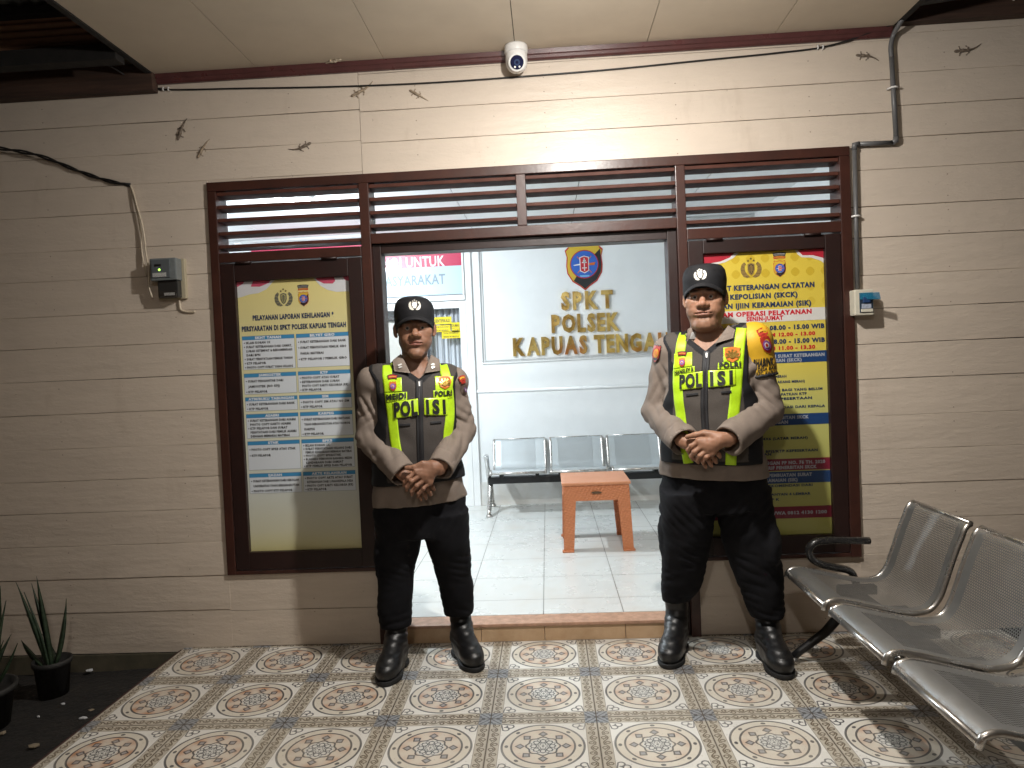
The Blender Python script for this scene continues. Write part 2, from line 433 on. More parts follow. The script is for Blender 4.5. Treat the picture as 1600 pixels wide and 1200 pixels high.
def plank_run(mb, x0, x1, z0, z1, dz=0.0):
    js = [z0] + [z+dz for z in ZJ if z0+0.03 < z+dz < z1-0.03] + [z1]
    for a, b in zip(js, js[1:]):
        g = rw.choice([0.0, 0.0, 0.0003, 0.0007, 0.0016]); y = WS+rw.uniform(-0.0015, 0.0015); t = rw.uniform(-0.002, 0.002)
        n = max(2, int((x1-x0)/0.16)); vs = []; fs = []
        for i in range(n+1):
            x = x0+(x1-x0)*i/n; w1 = rw.uniform(-0.0011, 0.0011); w2 = rw.uniform(-0.0009, 0.0009)
            zb, zt = a+g+max(-g, w1), b-g+min(g, w2)
            vs += [(x, y+t, zb+0.0012), (x, y-t, zt-0.0012), (x, 0.055, zt), (x, 0.055, zb), (x, y+0.0018+t, zb), (x, y+0.0018-t, zt)]
        for i in range(n):
            o = i*6; p = o+6
            for q, r_ in ((0, 1), (1, 5), (5, 2), (2, 3), (3, 4), (4, 0)):
                fs.append((o+q, p+q, p+r_, o+r_))
        fs.append((0, 1, 5, 2, 3, 4)[::1]); e = n*6; fs.append((e+4, e+3, e+2, e+5, e+1, e))
        mb.add(vs, fs)
pl = MB()
plank_run(pl, -6.0, -1.353, -0.02, 2.312); plank_run(pl, -6.0, -0.585, 2.312, 3.10); plank_run(pl, -1.353, -0.585, 2.296, 2.312)
plank_run(pl, -0.583, 1.93, 2.296, 3.10, -0.012); 
plank_run(pl, 1.721, 6.0, 0.0, 2.328, 0.010); plank_run(pl, 1.935, 6.0, 2.328, 3.10, 0.015)
plank_run(pl, -1.353, -0.605, 0.0, 0.363, -0.01); plank_run(pl, 0.957, 1.721, 0.0, 0.365, 0.0)
pl.build('planks', M['plank'], wall)
bk = MB()
bk.box(-6, -1.33, 0.052, 0.12, -0.1, 3.1); bk.box(1.70, 6, 0.052, 0.12, -0.1, 3.1); bk.box(-1.33, 1.70, 0.052, 0.12, 2.285, 3.1)
bk.box(-1.33, -0.61, 0.052, 0.12, -0.1, 0.375); bk.box(0.96, 1.70, 0.052, 0.12, -0.1, 0.375)
bk.build('backing', M['black_wood'], wall)
b = MB(); b.box(-6, -1.60, 0.012, 0.05, -0.12, -0.024); b.build('base_board', M['base_plank'], wall, 0.004)
b = MB(); b.box(1.934, 1.944, 0.004, 0.018, 2.33, 2.79); b.build('joint_strip', mat('pale_joint_strip', (0.62, 0.53, 0.40), 0.6, var=0.2), wall)

# ------------------------------------------------------------------ ground and porch floor
gm = mat('dark_soil', (0.014, 0.011, 0.009), 0.95, col2=(0.005, 0.0045, 0.004), vscale=6, bumps=1.0, bscale=18, bdist=0.02)
g = MB(); n = 60
def gz(x, y): return -0.10+0.012*math.sin(3*x+y)+0.01*math.sin(5.3*y-2*x)
for (x0, x1, y0, y1, nx, ny) in ((-6, -1.4, -6, 0.1, 46, 60),):
    vs = [(x0+(x1-x0)*i/nx, y0+(y1-y0)*j/ny, gz(x0+(x1-x0)*i/nx, y0+(y1-y0)*j/ny)+random.uniform(-.005, .005)) for j in range(ny+1) for i in range(nx+1)]
    g.add(vs, [(j*(nx+1)+i, j*(nx+1)+i+1, (j+1)*(nx+1)+i+1, (j+1)*(nx+1)+i) for j in range(ny) for i in range(nx)], True)
tag(g.build('ground', gm), kind='structure')
g = MB(); g.add([(-150, -150, -0.16), (150, -150, -0.16), (150, 150, -0.16), (-150, 150, -0.16)], [(0, 1, 2, 3)])
tag(g.build('yard_ground', gm), kind='structure')

def tile_material():
    m, nt, bs = new_mat('patterned_floor_tile')
    co = coords(nt); sx = nt.nodes.new('ShaderNodeSeparateXYZ'); nt.links.new(co, sx.inputs[0])
    gx = V(sx.outputs[0])/0.4+40.0; gy = (V(sx.outputs[1])+0.361)/0.4+40.0
    u = gx.fract()-0.5; v = gy.fract()-0.5; au, av = u.abs(), v.abs()
    mx = au.max(av); mn = au.min(av)
    r = (u*u+v*v).sqrt(); th = V.m('ARCTAN2', v, u)
    wear = noise(nt, co, 3.2, 5, 0.65); wear2 = noise(nt, co, 26, 3, 0.6)
    px_, py_ = (V(sx.outputs[0])-0.45)/1.5, (V(sx.outputs[1])+1.15)/0.9
    path = (1.25-(px_*px_+py_*py_).sqrt()).clip()
    fade = ((wear-0.46)*3.2+(wear2-0.5)*1.2+path*0.35).clip()
    ink = 1.0-fade*0.32
    tang8 = ((th*(8/(2*PI))+40.5).fract()-0.5)*(2*PI/8)*r; t8 = tang8.abs()
    # the eight spokes
    cream, white, band = (0.64, 0.59, 0.50), (0.72, 0.70, 0.65), (0.47, 0.43, 0.355)
    dark, brown, blue = (0.030, 0.036, 0.046), (0.095, 0.065, 0.036), (0.27, 0.285, 0.30)
    c = mixc(nt, r.lt(0.365), white, cream)
    org = ((r-0.09)*6.0).clip()*(1.0-((wear-0.40)*2.4+path*0.75).clip()*0.82)*r.lt(0.28)
    petal = ((th*8.0).cos()*0.5+0.5)
    c = mixc(nt, org*(petal*0.65+0.30)*1.0, c, (0.46, 0.19, 0.075))
    c = mixc(nt, r.lt(0.128+0.0), c, (0.62, 0.61, 0.57))
    ring = r.near(0.365, 0.0100).max(r.near(0.281, 0.0090))
    dots = (((r-0.324)*(r-0.324)+tang8*tang8*0.55).sqrt().lt(0.0165))
    dm = (r-0.205).abs()+t8
    dia_o = dm.lt(0.046); dia_i = dm.lt(0.027)
    scal = (r-(th*8.0).cos()*0.010).near(0.142, 0.0090)
    cir = (((r-0.083)*(r-0.083)+tang8*tang8).sqrt()).near(0.025, 0.0055)
    cen = ((th*8.0).cos()*0.011+r).near(0.040, 0.006).max(r.lt(0.012)).max((r-0.108-(th*16.0).cos()*0.006).near(0.0, 0.0045))
    p = (au+av)*0.70711-0.487; q = (au-av)*0.70711
    qa = q.abs()
    lobe = (((p+0.026)*(p+0.026)+(qa-0.031)*(qa-0.031)).sqrt()).near(0.031, 0.0075)*(p.lt(-0.018).max(qa.lt(0.024)))
    side_ = (qa-(0.066-p)*0.70).abs().lt(0.0080+0.0*p)*p.gt(-0.028)*p.lt(0.060)
    heart = lobe.max(side_)
    leaf = ((p+0.012)*(p+0.012)*0.5+q*q).sqrt().lt(0.012)
    inner = mx.lt(0.390)
    lines = (ring.max(dots).max(scal).max(cir).max(cen).max(heart).max(leaf)).max(dia_o*(1.0-dia_i))*inner
    c = mixc(nt, dia_i*inner*0.8, c, blue)
    # border bands
    inband = mx.gt(0.390); corner = mn.gt(0.390)
    t = V.m('MULTIPLY', au.gt(av), v)+V.m('MULTIPLY', 1.0-au.gt(av), u)
    s_ = (mx-0.390)/0.107-0.5
    c = mixc(nt, inband, c, band)
    wv = (s_-(t*37.7).sin()*0.20).abs().lt(0.07)
    ph = (t*(37.7/PI)+40.0).fract()-0.5
    sg = V.m('SIGN', (t*37.7).sin())
    curl = ((ph*ph*0.72+(s_+sg*0.14)*(s_+sg*0.14)).sqrt()).near(0.19, 0.06)
    leafs = ((t*75.4+0.6).sin()*(s_*9.0).sin()).gt(0.80)
    scroll = wv.max(curl).max(leafs)*inband*(1.0-corner)*s_.abs().lt(0.40)
    edge = (mx.near(0.3915, 0.0022).max(mx.near(0.4915, 0.0015)))
    c = mixc(nt, scroll*ink*0.95, c, brown)
    c = mixc(nt, edge*0.7, c, (0.12, 0.10, 0.085))
    c = mixc(nt, corner, c, blue)
    cs, ct = (au-0.445)/0.05, (av-0.445)/0.05
    cp = ((cs*5.0).sin()*(ct*5.0).sin()+((cs*cs+ct*ct).sqrt()*7.0).cos()*0.5).gt(0.28)
    c = mixc(nt, corner*cp*0.85, c, (0.05, 0.06, 0.075))
    c = mixc(nt, lines*ink*0.92, c, dark)
    grout = mx.gt(0.4950)
    c = mixc(nt, grout, c, (0.085, 0.065, 0.05))
    dirt = noise(nt, co, 1.7, 6, 0.75)
    c = mixc(nt, ((dirt-0.50)*3.0).clip()*0.30, c, (0.20, 0.16, 0.12))
    wn_ = nt.nodes.new('ShaderNodeTexWhiteNoise'); wn_.noise_dimensions = '2D'; cx_ = nt.nodes.new('ShaderNodeCombineXYZ')
    nt.links.new(gx.floor().s, cx_.inputs[0]); nt.links.new(gy.floor().s, cx_.inputs[1]); nt.links.new(cx_.outputs[0], wn_.inputs['Vector'])
    c = mixc(nt, V(wn_.outputs['Value'])*0.16, c, (0.24, 0.19, 0.14))
    tid = noise(nt, co, 90, 2)
    c = mixc(nt, tid.gt(0.66)*0.25, c, (0.22, 0.18, 0.14))
    nt.links.new(c, bs.inputs['Base Color'])
    nt.links.new((wear*0.22+0.24+grout*0.4).clip().s, bs.inputs['Roughness'])
    bs.inputs['Specular IOR Level'].default_value = 0.45
    bump(nt, bs, (1.0-grout)*1.0+wear2*0.10+noise(nt, co, 5, 2)*0.5, 0.35, 0.0025)
    return m
pf = MB(); pf.box(-1.60, 2.35, -6.0, 0.017, -0.085, 0.0)
tag(pf.build('porch_floor', tile_material()), kind='structure')
b = MB(); b.box(-1.612, -1.6005, -6.0, 0.0, -0.09, -0.003)
tag(b.build('porch_kerb', mat('dark_red_kerb', (0.05, 0.016, 0.013), 0.8, var=0.3)), kind='structure')

# ------------------------------------------------------------------ doorstep
st = thing('door_step', 'low beige tiled doorstep with a reddish nosing under the open doorway', 'doorstep', (0.18, 0, 0))
b = MB()
for x0, x1 in ((-0.515, -0.105), (-0.103, 0.204), (0.206, 0.594), (0.596, 0.852)):
    b.box(x0, x1, -0.002, 0.115, 0.0, 0.073)
b.build('riser', mat('beige_riser_tile', (0.56, 0.39, 0.24), 0.4, col2=(0.46, 0.30, 0.17), vscale=14), st, 0.002)
b = MB(); b.box(-0.515, 0.852, -0.010, 0.115, 0.0735, 0.0895)
b.build('nosing', mat('reddish_nosing', (0.46, 0.27, 0.18), 0.45, var=0.3, vscale=30), st, 0.004)

# ------------------------------------------------------------------ brown frame with louvres
fr = thing('door_frame', 'glossy brown wooden door and window frame with louvred transoms', 'door frame', (0.18, 0, 0))
def part_boxes(name, boxes, m, parent, bevel=0.003):
    q = MB()
    for bx in boxes: q.box(*bx)
    return q.build(name, m, parent, bevel)
Y0, Y1 = -0.0, 0.125
part_boxes('head_beam', [(-1.353, 1.721, Y0, Y1, 2.252, 2.296)], M['frame'], fr)
for x0, x1, z0, z1 in ((-1.353, -1.310, 0.363, 2.2515), (1.672, 1.721, 0.363, 2.2515)):
    part_boxes('post', [(x0, x1, Y0, Y1, z0, z1)], M['frame'], fr)
for x0, x1 in ((-0.604, -0.556), (0.912, 0.957)):
    part_boxes('post', [(x0, x1, Y0, Y1, 0.0, 2.2515)], M['frame'], fr)
part_boxes('mullion', [(0.157, 0.203, Y0, Y1, 2.0075, 2.2515)], M['frame'], fr)
part_boxes('transom_rail', [(-1.3095, -0.6045, Y0, Y1, 1.903, 1.950)], M['frame'], fr)
part_boxes('transom_rail', [(0.9575, 1.6715, Y0, Y1, 1.900, 1.950)], M['frame'], fr)
part_boxes('door_head', [(-0.5555, 0.9115, Y0, Y1, 1.958, 2.007)], M['frame'], fr)
part_boxes('bottom_rail', [(-1.3095, -0.6045, Y0, Y1, 0.363, 0.381)], M['frame'], fr)
part_boxes('bottom_rail', [(0.9575, 1.6715, Y0, Y1, 0.365, 0.383)], M['frame'], fr)
part_boxes('door_stop', [(-0.5555, -0.515, 0.025, 0.125, 0.0, 1.957), (-0.515, 0.868, 0.03, 0.125, 1.912, 1.957), (0.868, 0.9115, 0.025, 0.125, 0.0, 1.957)], M['sash'], fr)
for x0, x1, zb, nn, pitch in ((-1.31, -0.604, 1.974, 5, 0.0640), (-0.556, 0.157, 2.036, 4, 0.064), (0.203, 0.912, 2.036, 4, 0.064), (0.957, 1.672, 1.974, 5, 0.0640)):
    for k in range(nn):
        z = zb+pitch*k+random.uniform(-0.001, 0.001); a = random.uniform(-0.001, 0.001); q = MB()
        q.hexa([(x0+.001, 0.010, z), (x1-.001, 0.010, z+a), (x1-.001, 0.108, z+a-0.001), (x0+.001, 0.108, z-0.001)],
               [(x0+.001, 0.010, z+0.017), (x1-.001, 0.010, z+a+0.017), (x1-.001, 0.108, z+a+0.016), (x0+.001, 0.108, z+0.016)])
        q.build('louvre_slat', M['slat'], fr, 0.002)
def sash(name, label, x0, x1, z0, z1, gx0, gx1, gz0, gz1, hinges):
    t = thing(name, label, 'window', ((x0+x1)/2, 0, z0))
    part_boxes('sash_frame', [(x0, gx0, 0.004, 0.04, z0, z1), (gx1, x1, 0.004, 0.04, z0, z1), (gx0, gx1, 0.0045, 0.04, z0, gz0), (gx0, gx1, 0.0045, 0.04, gz1, z1)], M['sash'], t, 0.003)
    part_boxes('pane', [(gx0, gx1, 0.020, 0.0235, gz0, gz1)], M['glass'], t, 0)
    for hx in hinges:
        q = MB(); q.box(hx, hx+0.075, -0.004, 0.006, z1-0.006, z1+0.006); q.tube([(hx, -0.006, z1+0.001), (hx+0.075, -0.006, z1+0.001)], 0.006, 8)
        q.build('hinge', M['sash'], t)
    return t
sash('sash_window', 'dark brown top hung window with the pale service notice, left of the doorway', -1.307, -0.607, 0.384, 1.897, -1.238, -0.675, 0.473, 1.810, (-1.226, -0.80))
sash('sash_window', 'dark brown top hung window with the yellow permit notice, behind the stouter officer', 0.960, 1.669, 0.386, 1.893, 1.030, 1.596, 0.474, 1.830, (1.045, 1.50))

# ------------------------------------------------------------------ porch ceiling and trim
M['ceil'] = mat('cream_ceiling_board', (0.62, 0.54, 0.43), 0.55, col2=(0.54, 0.465, 0.37), vscale=2.5, bumps=0.2, bscale=8, bdist=0.006)
ce = thing('porch_ceiling', 'cream plywood porch ceiling with dark seams between its sheets', 'ceiling', (0.18, -2, 2.83))
sx_ = [-1.575, -1.072, -0.447, 0.182, 0.801, 1.392, 1.93]; b = MB()
for i in range(6):
    g_ = 0.0018 if i != 2 else 0.0008
    b.box(sx_[i]+(g_ if i else 0), sx_[i+1]-0.0015, -4.4, 0.017, 2.83, 2.838)
b.build('ceiling_sheet', M['ceil'], ce)
b = MB(); b.box(-1.55, 1.9, -4.4, 0.0, 2.842, 2.86); b.build('backing', M['black_wood'], ce)
b = MB(); b.box(-1.605, -1.577, -4.4, -0.02, 2.824, 3.05); b.box(1.932, 1.96, -4.4, -0.03, 2.83, 3.05); b.build('edge_light_stop', M['black_wood'], ce)  # added dark boards that stop light leaking past the ceiling edges
b = MB()
prof = [(0.0175, 2.786), (0.004, 2.786), (-0.004, 2.793), (-0.006, 2.806), (-0.012, 2.810), (-0.016, 2.8295), (0.0175, 2.8295)]
b.add([(x, y, z) for x in (-1.57, 1.925) for y, z in prof], [(i, i+7, (i+1) % 7+7, (i+1) % 7) for i in range(7)] + [tuple(range(7))[::-1], tuple(range(7, 14))])
b.build('cornice_trim', M['trim'], ce)

# ------------------------------------------------------------------ roof overhang beyond the porch
for sgn, x0, x1, lab in ((-1, -6.0, -1.607, 'dark roof overhang with blackened beams and corrugated sheet, beyond the meter side'), (1, 1.962, 6.0, 'dark roof overhang with a reddish wall plate, above the grey conduit')):
    t = thing('roof_overhang', lab, 'roof', ((x0+x1)/2, -1, 3.0))
    zl = 2.745 if sgn < 0 else 2.835
    part_boxes('wall_plate', [(x0, x1+(0.034 if sgn < 0 else 0), -0.035, 0.014, zl, zl+0.13)], M['dark_wood'], t, 0.004)
    part_boxes('beam', [(x0, x1, -0.275, -0.205, 2.795 if sgn < 0 else 2.90, 2.866 if sgn < 0 else 2.985)], M['black_wood'], t, 0.004)
    part_boxes('beam', [(x0, x1, -0.275, -0.205, 3.018, 3.06)], M['black_wood'], t, 0.004)
    b = MB(); nz = 24; vs = []
    for i in range(nz+1):
        z = (2.868 if sgn < 0 else 2.987)+(0.148 if sgn < 0 else 0.03)*i/nz; y = -0.235+0.006*math.sin(i*2*PI/5.3)
        vs += [(x0, y, z), (x1, y, z), (x0, y+.012, z), (x1, y+.012, z)]
    b.add(vs, [f for i in range(nz) for f in ((4*i, 4*i+1, 4*i+5, 4*i+4), (4*i+2, 4*i+6, 4*i+7, 4*i+3))], True)
    b.build('gable_board', mat('rusty_gable_board', (0.30, 0.15, 0.085), 0.75, col2=(0.14, 0.075, 0.05), vscale=9, bumps=0.4, bscale=20, stretch=(0.3, 2, 2)) if sgn < 0 else M['black_wood'], t)
    b = MB(); nx = 240; vs = []
    for i in range(nx+1):
        x = x0+(x1-x0)*i/nx; z = 0.012*math.sin(x*2*PI/0.075)
        vs += [(x, -0.20, 3.085+z), (x, -4.4, 2.86+z), (x, -0.20, 3.087+z), (x, -4.4, 2.862+z)]
    fs = []
    for i in range(nx):
        o = 4*i; fs += [(o, o+1, o+5, o+4), (o+2, o+6, o+7, o+3)]
    b.add(vs, fs, True); b.build('corrugated_sheet', mat('grey_corrugated_iron', (0.20, 0.21, 0.20), 0.6, 0.3, var=0.4, vscale=5), t)

# ------------------------------------------------------------------ room behind the doorway
YB, ZI, ZC = 2.95, 0.09, 2.57
def room_tile_material():
    m, nt, bs = new_mat('white_room_tile'); co = coords(nt)
    sx = nt.nodes.new('ShaderNodeSeparateXYZ'); nt.links.new(co, sx.inputs[0])
    u = ((V(sx.outputs[0])-0.200)/0.4+40.0).fract()-0.5; v = ((V(sx.outputs[1])+0.06)/0.4+40.0).fract()-0.5
    gr = (u.abs()).gt(0.4935).max(v.abs().gt(0.4935))
    st = noise(nt, co, 2.4, 5, 0.65); st2 = noise(nt, co, 9, 4, 0.7)
    c = mixc(nt, ((st-0.53)*3.0+(st2-0.5)*0.25).clip()*0.45, (0.62, 0.635, 0.62), (0.50, 0.40, 0.29))
    c = mixc(nt, gr*0.9, c, (0.16, 0.15, 0.14)); nt.links.new(c, bs.inputs['Base Color'])
    nt.links.new((st*0.2+0.18).clip().s, bs.inputs['Roughness'])
    bump(nt, bs, (1.0-gr)+noise(nt, co, 2, 1)*0.1, 0.12, 0.0015); return m
b = MB(); b.box(-3.0, 2.3, 0.116, YB+0.1, -0.05, ZI)
tag(b.build('room_floor', room_tile_material()), kind='structure')
rw_ = thing('room_wall', 'white painted wall at the back of the lit room with panel mouldings', 'wall', (0.5, YB, 0))
part_boxes('wall_face', [(-0.43, 2.3, YB, YB+0.1, ZI, ZC), (-3.0, -0.43, YB, YB+0.1, 1.935, ZC)], M['white_paint'], rw_, 0)
part_boxes('skirting', [(-0.41, 2.3, YB-0.008, YB-0.0005, ZI, 0.30)], mat('stained_skirting', (0.68, 0.69, 0.69), 0.5, col2=(0.60, 0.57, 0.52), vscale=4), rw_, 0.001)
def molding(name, pts, r, parent):
    q = MB(); q.tube(pts, r, 8, False, True, 0.7); return q.build(name, M['white_gloss'], parent)
yb = YB-0.006
molding('moulding', [(-0.300, yb, ZC), (-0.305, yb, 1.367), (2.3, yb, 1.385)], 0.014, rw_)
molding('moulding', [(-0.278, yb, ZC), (-0.282, yb, 1.390), (2.3, yb, 1.408)], 0.006, rw_)
molding('moulding', [(-0.428, yb, 1.118), (2.3, yb, 1.105)], 0.014, rw_)
part_boxes('corner_post', [(-0.432, -0.372, YB-0.022, YB-0.0005, ZI, ZC)], M['white_gloss'], rw_, 0.004)
for nm, lab, bx in (('room_side_wall', 'plain white side wall at the left end of the room', (-3.1, -3.0, 0.13, YB+0.1, ZI, ZC)), ('room_side_wall', 'plain white side wall at the right end of the room', (2.13, 2.23, 0.13, YB+0.1, ZI, ZC))):
    b = MB(); b.box(*bx); tag(b.build(nm, M['white_paint'], None, 0, (bx[0], 1.5, 0)), lab, 'wall')
b = MB(); b.box(-3, -1.33, 0.122, 0.135, ZI, ZC); b.box(1.70, 2.3, 0.122, 0.135, ZI, ZC); b.box(-1.33, 1.7, 0.122, 0.135, 2.30, ZC)
b.build('inner_lining', M['white_paint'], wall)
rc = thing('room_ceiling', 'pale room ceiling with thin panel seams seen through the louvres', 'ceiling', (0, 1.5, ZC))
b = MB()
for i in range(6):
    for j in range(3):
        b.box(-3+i*0.885+0.003, -3+(i+1)*0.885-0.003, 0.13+j*0.94+0.003, 0.13+(j+1)*0.94-0.003, ZC, ZC+0.01)
b.build('ceiling_panel', M['white_paint'], rc)
b = MB(); b.box(-3.1, 2.4, 0.1, YB+0.1, ZC+0.012, ZC+0.05); b.build('backing', M['black_wood'], rc)
molding('ceiling_trim', [(-3, YB-0.01, ZC-0.012), (2.3, YB-0.01, ZC-0.012)], 0.014, rc)
rl = thing('room_lamp', 'round lit ceiling lamp glowing behind the louvres over the left window', 'lamp', tuple(ROOMLAMP))
b = MB(); b.lathe([(0.0, -0.03), (0.06, -0.028), (0.085, -0.012), (0.09, 0.0)], tuple(ROOMLAMP+Vector((0, 0, 0.045))), 'z', 24)
b.build('diffuser', emit_mat('lamp_glow', (0.92, 0.97, 1.0), 14), rl)
b = MB(); b.lathe([(0.0, 0.0), (0.1, 0.0), (0.105, 0.012), (0.10, 0.024), (0.0, 0.024)], tuple(ROOMLAMP+Vector((0, 0, 0.0455))), 'z', 24); b.build('lamp_base', M['white_plastic'], rl)
BULB = emit_mat('bulb_glow', (1, 0.93, 0.82), 30)
for LP_, lab in ((LAMP, 'bulb in a white holder hanging from the porch ceiling before the doorway'), (FILL_LAMP, 'added fill bulb in a white holder at the outer edge of the porch ceiling')):
    pl_ = thing('porch_or_fill_lamp', lab, 'lamp', tuple(LP_))
    b = MB(); b.lathe([(0.0, 0.17), (0.045, 0.17), (0.045, 0.155), (0.02, 0.14), (0.018, 0.06), (0.0, 0.06)], tuple(LP_), 'z', 16); b.build('holder', M['white_plastic'], pl_)
    b = MB(); b.lathe([(0.013, 0.058), (0.018, 0.05), (0.03, 0.028), (0.034, 0.008), (0.028, -0.014), (0.015, -0.027), (0.0, -0.031)], tuple(LP_), 'z', 16)
    b.build('bulb', BULB, pl_)
# ================================================================== EMBLEMS (flat shapes, unit width, x right z up)
def circ(cx, cz, r, n=20, a0=0, a1=2*PI, rz=None):
    rz = rz or r
    return [(cx+r*math.cos(a0+(a1-a0)*i/n), cz+rz*math.sin(a0+(a1-a0)*i/n)) for i in range(n if abs(a1-a0-2*PI) < 1e-6 else n+1)]
def star(cx, cz, r, n=5, k=0.42, rot=PI/2):
    return [(cx+(r if i % 2 == 0 else r*k)*math.cos(rot+i*PI/n), cz+(r if i % 2 == 0 else r*k)*math.sin(rot+i*PI/n)) for i in range(2*n)]
def bar(x0, z0, x1, z1, w):
    d = Vector((x1-x0, z1-z0)).normalized(); n = Vector((-d.y, d.x))*w/2
    return [(x0+n.x, z0+n.y), (x0-n.x, z0-n.y), (x1-n.x, z1-n.y), (x1+n.x, z1+n.y)]
def badge_shapes():
    """oval wreath round a torch shield with three stars over it"""
    out = []
    for sg in (-1, 1):
        out.append((0, 0, [(sg*.05, -.40), (sg*.20, -.45), (sg*.38, -.38), (sg*.49, -.20), (sg*.52, .02), (sg*.46, .22), (sg*.33, .34), (sg*.25, .26), (sg*.32, .08), (sg*.29, -.12), (sg*.18, -.28)]))
        for k in range(5):
            a = R(-62+k*26); out.append((1, 1, bar(sg*.31*math.cos(a), -.04+.33*math.sin(a), sg*.50*math.cos(a+.12), -.04+.44*math.sin(a+.12), .018)))
    out.append((0, 1, [(-.17, .24), (0, .29), (.17, .24), (.18, -.05), (.10, -.25), (0, -.33), (-.10, -.25), (-.18, -.05)]))
    out.append((1, 2, [(-.12, .19), (0, .235), (.12, .19), (.125, -.04), (.06, -.2), (0, -.26), (-.06, -.2), (-.125, -.04)]))
    out.append((0, 3, bar(0, -.2, 0, .1, .06))); out.append((0, 3, circ(0, .13, .055, 10)))
    for k in (-1, 1): out.append((0, 3, bar(k*.07, -.12, k*.07, .12, .03)))
    for x, z in ((0, .50), (-.14, .40), (.14, .40)): out.append((2, 1, star(x, z, .075)))
    return out
def shield_poly(s=1.0):
    h = [(0, .62), (.10, .56), (.22, .55), (.33, .60), (.42, .55), (.38, .46), (.46, .38), (.42, .22), (.44, 0), (.42, -.18), (.30, -.38), (.12, -.50), (0, -.60)]
    p = h + [(-x, z) for x, z in h[-2:0:-1]]
    return [(x*s, z*s) for x, z in p]
def crest_shapes(ribbon=True):
    out = [(2, 0, shield_poly(1.0)), (0, 1, shield_poly(0.94)),
           (1, 2, [(.42*.94, .40), (.40, .22), (.41, 0), (.39, -.17), (.28, -.355), (.11, -.47), (0, -.56), (-.11, -.47), (-.27, -.36), (-.1, -.1)])]
    out += [(2, 3, circ(0, .03, .345, 28)), (3, 4, circ(0, .03, .325, 28)),
            (4, 5, [(-.27, .02), (-.10, .05), (-.10, .015), (-.24, 0)]), (5, 5, [(.10, .05), (.27, .07), (.24, 0), (.10, 0)]),
            (5, 5, bar(-.17, .22, .17, -.18, .018)), (5, 5, bar(.17, .22, -.17, -.18, .018)),
            (4, 6, [(-.115, .20), (0, .235), (.115, .20), (.11, -.13), (0, -.19), (-.11, -.13)]),
            (2, 7, [(-.095, .185), (0, .215), (.095, .185), (.09, -.12), (0, -.17), (-.09, -.12)]),
            (4, 8, bar(0, -.13, 0, .18, .022)), (4, 8, bar(-.06, .07, .06, .07, .022)), (4, 8, bar(-.06, -.06, .06, -.06, .022)), (4, 8, circ(0, .11, .035, 8)),
            (6, 6, [(-.12, -.235), (.12, -.235), (.10, -.275), (-.10, -.275)])]
    if ribbon:
        out += [(1, 0, [(-.48, 1.14), (-.25, 1.18), (0, 1.19), (.25, 1.18), (.48, 1.14), (.40, .88), (.2, .92), (0, .93), (-.2, .92), (-.40, .88)]),
                (7, 1, [(-.42, 1.07), (0, 1.11), (.42, 1.07), (.41, 1.04), (0, 1.08), (-.41, 1.04)]), (7, 1, [(-.38, .985), (0, 1.02), (.38, .985), (.37, .955), (0, .99), (-.37, .955)]),
                (2, 0, [(-.44, .86), (0, .90), (.44, .86), (.40, .72), (0, .76), (-.40, .72)]), (0, 1, [(-.38, .82), (0, .855), (.38, .82), (.37, .785), (0, .82), (-.37, .785)])]
    return out
def put_shapes(mb, shapes, cx, cz, w, y, step=0.0006, tilt=0.0, wx=1.0):
    ca, sa = math.cos(tilt), math.sin(tilt)
    for mi, lay, poly in shapes:
        mb.cur = mi
        P = [(cx+(p[0]*ca*wx-p[1]*sa)*w, cz+(p[0]*sa*wx+p[1]*ca)*w) for p in poly]
        mb.prism(P, y-step*(lay+1), y-step*lay*0.5)
    mb.cur = 0
def pm(name, c, r=0.45, metal=0.0): return mat(name, c, r, metal)
M['gold'] = mat('gold_metal', (0.62, 0.40, 0.10), 0.28, 0.85, var=0.2, vscale=40)
M['silver'] = mat('silver_metal', (0.72, 0.72, 0.72), 0.3, 0.8)
M['crest'] = [pm('crest_yellow', (0.62, 0.42, 0.04)), pm('crest_black', (0.02, 0.022, 0.025)), pm('crest_red', (0.48, 0.02, 0.03)), pm('crest_blue', (0.03, 0.12, 0.48)), pm('crest_white', (0.72, 0.72, 0.72)), pm('crest_orange', (0.60, 0.14, 0.03)), pm('crest_sky', (0.18, 0.45, 0.70)), pm('crest_grey', (0.42, 0.42, 0.40))]
M['badge_print'] = [pm('badge_brown', (0.26, 0.17, 0.05)), pm('badge_dark', (0.06, 0.045, 0.03)), pm('badge_star', (0.12, 0.09, 0.03))]

# ================================================================== NOTICES BEHIND THE GLASS
def zx(px, py, Y): p = at(px, py, Y); return p.x, p.z
PY = 0.0285
po = thing('poster', 'pale yellow service notice with blue headed boxes of requirements', 'poster', (-0.956, PY, 1.14))
def poster_sheet(name, stops, dots=False):
    m, nt, bs = new_mat(name); co = coords(nt, 'Generated'); sx = nt.nodes.new('ShaderNodeSeparateXYZ'); nt.links.new(co, sx.inputs[0])
    rp = nt.nodes.new('ShaderNodeValToRGB'); cr = rp.color_ramp
    while len(cr.elements) < len(stops): cr.elements.new(0.5)
    for e, (p, c) in zip(cr.elements, stops): e.position = p; e.color = (*c, 1)
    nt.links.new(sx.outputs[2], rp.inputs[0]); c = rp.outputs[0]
    if dots:
        k = 62.0; x = V(sx.outputs[0])*0.44; z = V(sx.outputs[2])
        a = (((x+z)*k).sin()*((x-z)*k).sin()).gt(0.35)
        c = mixc(nt, a*(z*6.0-4.3).clip()*0.45, c, (0.45, 0.28, 0.0))
    nt.links.new(c, bs.inputs['Base Color']); bs.inputs['Roughness'].default_value = 0.35; return m
b = MB(); b.box(-1.262, -0.651, PY, PY+0.002, 0.45, 1.835)
